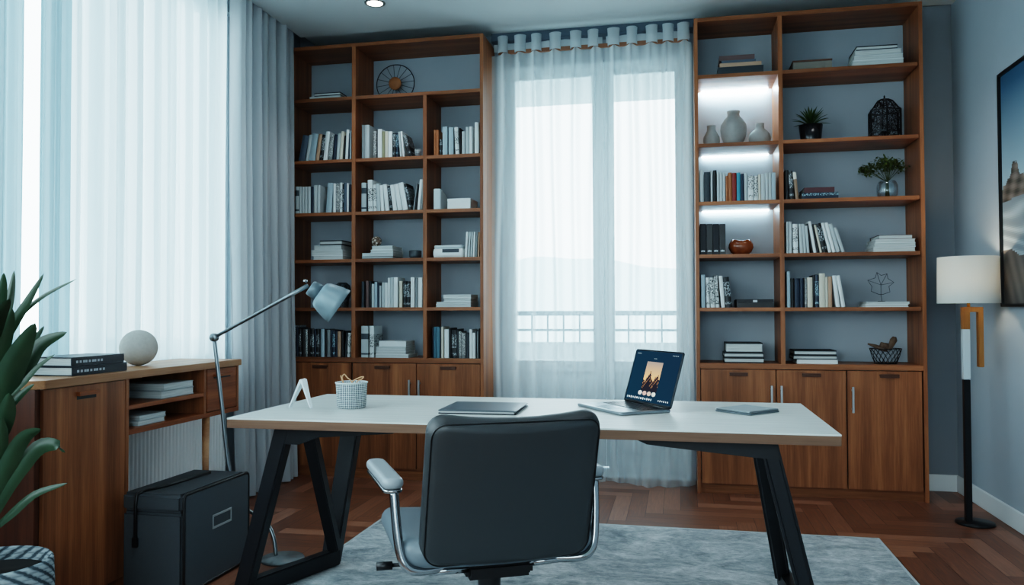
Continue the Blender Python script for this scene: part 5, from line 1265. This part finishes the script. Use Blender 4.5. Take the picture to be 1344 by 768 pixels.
mb = MB(); mb.tube([(-0.06, -0.06, 0.41), (-0.335, -0.075, 0.415)], 0.006, 10); mb.tube([(-0.30, -0.075, 0.415), (-0.345, -0.075, 0.415)], 0.012, 12); mb.build('lever', black_m, ch, world=False)
mb = MB(); mb.lathe([(0.0005, 0.30), (0.034, 0.30), (0.036, 0.378), (0.0005, 0.378)], (0, -0.03, 0), 24); mb.build('column_collar', black_m, ch, world=False)
mb = MB(); mb.lathe([(0.0005, 0.10), (0.024, 0.10), (0.024, 0.30), (0.0005, 0.30)], (0, -0.03, 0), 24); mb.build('gas_column', chrome, ch, world=False)
mb = MB(); mb.lathe([(0.0005, 0.085), (0.042, 0.085), (0.038, 0.13), (0.0005, 0.13)], (0, -0.03, 0), 24); mb.build('base_hub', chrome, ch, world=False)
for k in range(5):
    a = math.radians(18 + 72 * k); c_, s_ = math.cos(a), math.sin(a)
    mb = MB(); mb.beam((0.03 * c_, -0.03 + 0.03 * s_, 0.11), (0.30 * c_, -0.03 + 0.30 * s_, 0.088), 0.05, 0.03, 0, 0.03, 0.02); leg_ = mb.build('base_leg', chrome, ch, 0.006, world=False)
    cx_, cy_ = 0.29 * c_, -0.03 + 0.29 * s_
    mb = MB(); 
    for sd in (-1, 1):
        mb.lathe([(0.0005, -0.009), (0.026, -0.009), (0.028, 0), (0.026, 0.009), (0.0005, 0.009)], (cx_ - sd * 0.014 * s_, cy_ + sd * 0.014 * c_, 0.0425), 18, M=Matrix.Rotation(a, 3, 'Z') @ Matrix.Rotation(PI / 2, 3, 'X'))
    mb.tube([(cx_, cy_, 0.045), (cx_, cy_, 0.085)], 0.006, 8)
    mb.build('caster', black_m, leg_, world=False)

# ------------------------------------------------------------------ floor lamp on the right
LXc, LYc = 1.530, 4.71
fl = thing('floor_lamp', 'slim floor lamp with a white drum shade and wooden arch, in the room corner', 'lamp', (LXc, LYc, 0))
mb = MB(); mb.lathe([(0.0005, 0), (0.094, 0), (0.097, 0.004), (0.094, 0.014), (0.0005, 0.018)], (1.545, LYc, 0), 48); mb.build('base', black_metal, fl)
pxm = 1.513
mb = MB(); mb.beam((pxm, LYc, 0.012), (pxm, LYc, 0.775), 0.032, 0.032); mb.build('pole', black_metal, fl, 0.003)
mb = MB(); mb.beam((pxm, LYc, 0.775), (pxm, LYc, 1.045), 0.036, 0.036); mb.build('pale_sleeve', plain('pale_sleeve', '#c2ccd0', 0.35), fl, 0.003)
mb = MB()
mb.prism([(1.045, 1.495), (1.165, 1.495), (1.165, 1.597), (0.842, 1.597), (0.842, 1.572), (1.138, 1.572), (1.138, 1.531), (1.045, 1.531)], 1, LYc - 0.019, LYc + 0.019); mb.build('wooden_arch', arch_wood, fl, 0.002)
mb = MB(); mb.tube([(LXc, LYc, 1.165), (LXc, LYc, 1.235)], 0.008, 12); mb.build('neck', brass, fl)
t = NT('lamp_shade_linen')
tl = t.n('ShaderNodeBsdfTranslucent'); tl.inputs[0].default_value = lin('#e9e4da'); df = t.n('ShaderNodeBsdfDiffuse'); df.inputs[0].default_value = lin('#e4e6e2')
mx = t.n('ShaderNodeMixShader'); mx.inputs[0].default_value = 0.32; t.l(df.outputs[0], mx.inputs[1]); t.l(tl.outputs[0], mx.inputs[2]); shade_m = t.done(mx.outputs[0])
mb = MB(); mb.lathe([(0.152, 1.185), (0.148, 1.435), (0.146, 1.435), (0.150, 1.185), (0.152, 1.185)], (LXc, LYc, 0), 56); mb.build('lamp_shade', shade_m, fl)
mb = MB()
for k in range(3):
    a = 2 * PI * k / 3; mb.tube([(LXc, LYc, 1.235), (LXc + 0.148 * math.cos(a), LYc + 0.148 * math.sin(a), 1.235)], 0.002, 6)
mb.build('shade_spider', steel, fl)
mb = MB(); mb.lathe([(0.0005, 1.235), (0.014, 1.235), (0.016, 1.26), (0.03, 1.30), (0.022, 1.33), (0.0005, 1.34)], (LXc, LYc, 0), 20); mb.build('bulb', emit('warm_bulb', '#ffd9a0', 2), fl)

# ------------------------------------------------------------------ painting on the right wall
PY0, PY1, PZ0, PZ1 = 3.40, 4.695, 1.165, 2.412
pt = thing('painting', 'large black-framed seascape picture with a rocky headland, on the side wall', 'picture', (XR, (PY0 + PY1) / 2, (PZ0 + PZ1) / 2))
mb = MB(); pane_frame(mb, 1, PY0, PY1, PZ0, PZ1, XR - 0.04, XR - 0.0005, 0.016); mb.build('frame', black_m, pt, 0.002)
mb = MB(); cols = []; nu_, nv_ = 130, 124
def pc(u, v):
    # u from the far edge inwards, v up
    head = 0.485 + 0.20 * math.exp(-((u - 0.62) / 0.3) ** 2) + 0.10 * math.exp(-((u - 0.12) / 0.07) ** 2) + 0.012 * math.sin(60 * u) + 0.008 * math.sin(133 * u)
    if v > head or v > 0.9:
        return mixc(lin('#9fb8c4'), lin('#2d5670'), min(1, max(0, (v - 0.5) / 0.45)))
    if v > 0.44 + 0.01 * math.sin(9 * u): 
        f = 0.5 + 0.5 * math.sin(41 * u + 57 * v) * math.sin(23 * u - 90 * v); return mixc(lin('#3a3733'), lin('#8b8078'), f * 0.8)
    shore = 0.23 - 0.10 * u + 0.012 * math.sin(25 * u)
    if v > shore:
        f = 0.5 + 0.5 * math.sin(95 * v + 2.5 * math.sin(9 * u + 20 * v) + 9 * u); return mixc(lin('#5f6e77'), lin('#aebcc3'), 0.25 + 0.55 * f ** 2)
    f = 0.5 + 0.5 * math.sin(80 * u + 40 * v); return mixc(lin('#4d4947'), lin('#77706b'), f * 0.5)
for j in range(nv_):
    for i in range(nu_):
        u0, u1, v0, v1 = i / nu_, (i + 1) / nu_, j / nv_, (j + 1) / nv_
        Y = lambda u: PY1 - 0.016 - (PY1 - PY0 - 0.032) * u; Z_ = lambda v: PZ0 + 0.016 + (PZ1 - PZ0 - 0.032) * v
        mb.add([(XR - 0.026, Y(u0), Z_(v0)), (XR - 0.026, Y(u1), Z_(v0)), (XR - 0.026, Y(u1), Z_(v1)), (XR - 0.026, Y(u0), Z_(v1))], [(3, 2, 1, 0)])
        cols.append(pc((u0 + u1) / 2, (v0 + v1) / 2))
mb.build('canvas', attr_mat('painting_print', 0, 0.5), pt, colors=cols)

# ------------------------------------------------------------------ ceiling downlights
dl_em = emit('downlight_glow', '#fff6ea', 14)
DL_AND_FILL = [(-1.868, 4.696), (-0.35, 4.60), (1.0, 4.5), (-1.3, 2.2), (0.6, 2.2), (-0.4, 0.2)]  # first is the visible downlight, the rest are added fill spots
def downlight(x, y, z, label, grp, r_=0.058):
    t_ = thing('ceiling_downlight', label, 'downlight', (x, y, z), 0, grp)
    mb = MB(); mb.lathe([(r_ * 0.82, -0.001), (r_ * 0.9, -0.006), (r_ * 1.12, -0.004), (r_ * 1.14, 0.0)], (0, 0, 0), 36); mb.build('trim_ring', plain('downlight_ring', '#8f9896', 0.4, 0.5), t_, world=False)
    mb = MB(); mb.lathe([(0.0005, -0.003), (r_ * 0.83, -0.003), (r_ * 0.83, -0.001), (0.0005, -0.001)], (0, 0, 0), 30); mb.build('lens', dl_em, t_, world=False)
downlight(-1.868, 4.696, ZC, 'round recessed downlight glowing in the ceiling above the drape-side bookcase', None)
for (u, v, lb) in ((740, 102.5, 'small downlight on the balcony soffit nearer the drape-side bookcase'), (811.6, 98, 'small downlight on the balcony soffit behind the second sheer panel')):
    p = atZ(2.93, u, v); downlight(p.x, min(6.5, p.y), 2.93, lb, 'balcony soffit downlights', 0.034)

# ------------------------------------------------------------------ big leafy plant at the near left
pc_ = Vector((-2.10, 2.10, 0))
pp = thing('potted_plant', 'tall plant with broad strap leaves in a woven rope planter, beside the sideboard', 'plant', tuple(pc_))
mb = MB(); R_ = 0.172
pr = [(0.0005, 0.0), (0.135, 0), (0.15, 0.02), (0.168, 0.15), (0.176, 0.28), (R_, 0.37), (0.165, 0.378), (0.158, 0.365), (0.16, 0.33), (0.0005, 0.33)]
mb.lathe(pr, (0, 0, 0), 48); mb.build('planter', planter_weave, pp, world=False)
mb = MB(); mb.lathe([(0.0005, 0.331), (0.158, 0.331), (0.158, 0.336), (0.0005, 0.345)], (0, 0, 0), 32); mb.build('soil', plain('potting_soil', '#171311', 0.95, grain=0.5, gscale=80), pp, world=False)
big_leaf = leaf_mat('strap_leaf', '#16261b', '#37503a', 0.38, 9)
mb = MB()
for cx_, cy_, hh in ((-0.02, 0.0, 1.02), (-0.09, 0.05, 0.8), (-0.05, -0.05, 0.62)):
    mb.tube(smooth([(cx_ * 0.6, cy_, 0.33), (cx_, cy_, 0.33 + (hh - 0.33) * 0.5), (cx_ * 1.1, cy_, hh)], 4), 0.014, 10)
mb.build('stem', plain('cane_brown', '#4b3f31', 0.8, grain=0.2), pp, world=False)
sidev = (FW.cross(Vector((0, 0, 1)))).normalized()
def leaf_px(pts, w_px, yoff=0.0, turn=0.35):
    P = []
    for i, (u, v) in enumerate(pts):
        P.append(atY(2.10 + yoff * i / (len(pts) - 1), u, v) - pc_)
    scl = 2.6 / F; w = w_px * scl
    d = (P[-1] - P[0]).normalized(); view = (P[len(P) // 2] + pc_ - EYE).normalized(); sd = d.cross(view).normalized()
    sd = (sd + view * turn).normalized()
    mb = MB(); blade(mb, P, w, 0.16, side=sd, n=14); o = mb.build('leaf', big_leaf, pp, world=False)
for pts, w, yo, tn in [
    ([(-22, 470), (-8, 425), (2, 385), (5, 358)], 15, -0.04, 0.3), ([(-18, 480), (0, 430), (12, 392), (18.5, 355)], 14, 0.02, 0.5), ([(-22, 500), (8, 440), (34, 398), (57.5, 359)], 13, 0.05, 0.4),
    ([(-12, 470), (16, 424), (54, 390), (101, 366)], 8, 0.09, 0.9), ([(-14, 560), (6, 505), (26, 462), (46.5, 424)], 31, -0.06, 0.2), ([(0, 520), (28, 486), (52, 452), (88, 436)], 23, 0.06, 0.5),
    ([(6, 500), (30, 464), (44, 446), (58, 428)], 12, 0.08, 0.5), ([(4, 530), (30, 502), (48, 482), (72, 465)], 9, 0.02, 0.9), ([(-8, 575), (12, 535), (30, 515), (45, 504)], 10, 0.0, 0.7),
    ([(-26, 610), (-6, 570), (8, 540), (12, 516)], 26, -0.06, 0.3), ([(-24, 520), (-12, 480), (4, 440), (16, 404)], 27, -0.03, 0.3),
    ([(-20, 680), (4, 622), (28, 578), (54, 563)], 22, -0.02, 0.3), ([(-16, 690), (16, 630), (46, 590), (72, 584), (86, 594)], 21, 0.02, 0.5), ([(-14, 700), (14, 674), (46, 648), (89, 634)], 13, 0.04, 0.8),
    ([(-24, 640), (-6, 600), (2, 575), (3, 548)], 18, -0.05, 0.3), ([(-24, 440), (-40, 410), (-52, 380), (-58, 350)], 15, 0.0, 0.4), ([(-28, 560), (-60, 520), (-80, 490), (-100, 470)], 22, 0.03, 0.4),
    ([(-28, 660), (-70, 620), (-100, 590), (-130, 590)], 20, 0.0, 0.4)]:
    leaf_px(pts, w, yo, tn)
for k in range(9):
    a = 2.2 + k * 0.42; L = 0.32 + 0.12 * rnd.random(); b0 = Vector((-0.05, 0.02, 0.5 + 0.06 * k)); d = Vector((math.cos(a), math.sin(a) * 0.8, 0.55)).normalized()
    mb = MB(); blade(mb, [b0, b0 + d * L * 0.5 + Vector((0, 0, 0.03)), b0 + d * L], 0.05, 0.16, n=10); mb.build('leaf', big_leaf, pp, world=False)

# ------------------------------------------------------------------ light
W = bpy.data.worlds.new('sky'); S.world = W; W.use_nodes = True
nt = W.node_tree; nt.nodes.clear()
wo = nt.nodes.new('ShaderNodeOutputWorld'); bg = nt.nodes.new('ShaderNodeBackground'); tc = nt.nodes.new('ShaderNodeTexCoord'); sp = nt.nodes.new('ShaderNodeSeparateXYZ'); rp = nt.nodes.new('ShaderNodeValToRGB')
nt.links.new(tc.outputs['Generated'], sp.inputs[0]); nt.links.new(sp.outputs[2], rp.inputs[0]); nt.links.new(rp.outputs[0], bg.inputs[0]); nt.links.new(bg.outputs[0], wo.inputs[0])
rp.color_ramp.elements[0].position = 0.0; rp.color_ramp.elements[0].color = (0.79, 0.945, 1.0, 1); rp.color_ramp.elements[1].position = 0.7; rp.color_ramp.elements[1].color = (0.75, 0.92, 1.0, 1)
bg.inputs[1].default_value = 6.0

def area(name, loc, rot, sx_, sy_, power, col=(1, 1, 1), portal=False):
    l = bpy.data.lights.new(name, 'AREA'); l.shape = 'RECTANGLE'; l.size = sx_; l.size_y = sy_; l.energy = power; l.color = col
    o = bpy.data.objects.new(name, l); COL.objects.link(o); o.location = loc; o.rotation_euler = rot
    if portal: l.cycles.is_portal = True
    return o
area('portal_side', (XL - 0.16, (LW0 + LW1) / 2, (LZ0 + LZ1) / 2), (0, -PI / 2, 0), LZ1 - LZ0, LW1 - LW0, 1, portal=True)
area('portal_back', ((BW0 + BW1) / 2, YB + 0.17, 1.5), (-PI / 2, 0, 0), BW1 - BW0, 2.8, 1, portal=True)
area('portal_front', ((FX0 + FX1) / 2, YN - 0.125, (FZ0 + FZ1) / 2), (PI / 2, 0, 0), FX1 - FX0, FZ1 - FZ0, 1, portal=True)
def spot(x, y, e, ang=110, z=ZC - 0.02):
    l = bpy.data.lights.new('downlight_or_fill_beam', 'SPOT'); l.energy = e; l.spot_size = math.radians(ang); l.spot_blend = 0.7; l.shadow_soft_size = 0.05; l.color = (0.96, 0.98, 1.0)
    o = bpy.data.objects.new('downlight_or_fill_beam', l); COL.objects.link(o); o.location = (x, y, z)
spot(-1.868, 4.696, 16)
for x, y in DL_AND_FILL[1:]: spot(x, y, 14)  # unseen spots without fixtures, added to brighten the room
l = bpy.data.lights.new('lamp_bulb_light', 'POINT'); l.energy = 4.0; l.color = (1.0, 0.8, 0.58); l.shadow_soft_size = 0.03
o = bpy.data.objects.new('lamp_bulb_light', l); COL.objects.link(o); o.location = (LXc, LYc, 1.345)

S.view_settings.view_transform = 'Filmic'
S.view_settings.look = 'High Contrast'
S.view_settings.exposure = 0.24
S.cycles.max_bounces = 8
S.cycles.transparent_max_bounces = 24
S.cycles.sample_clamp_indirect = 6
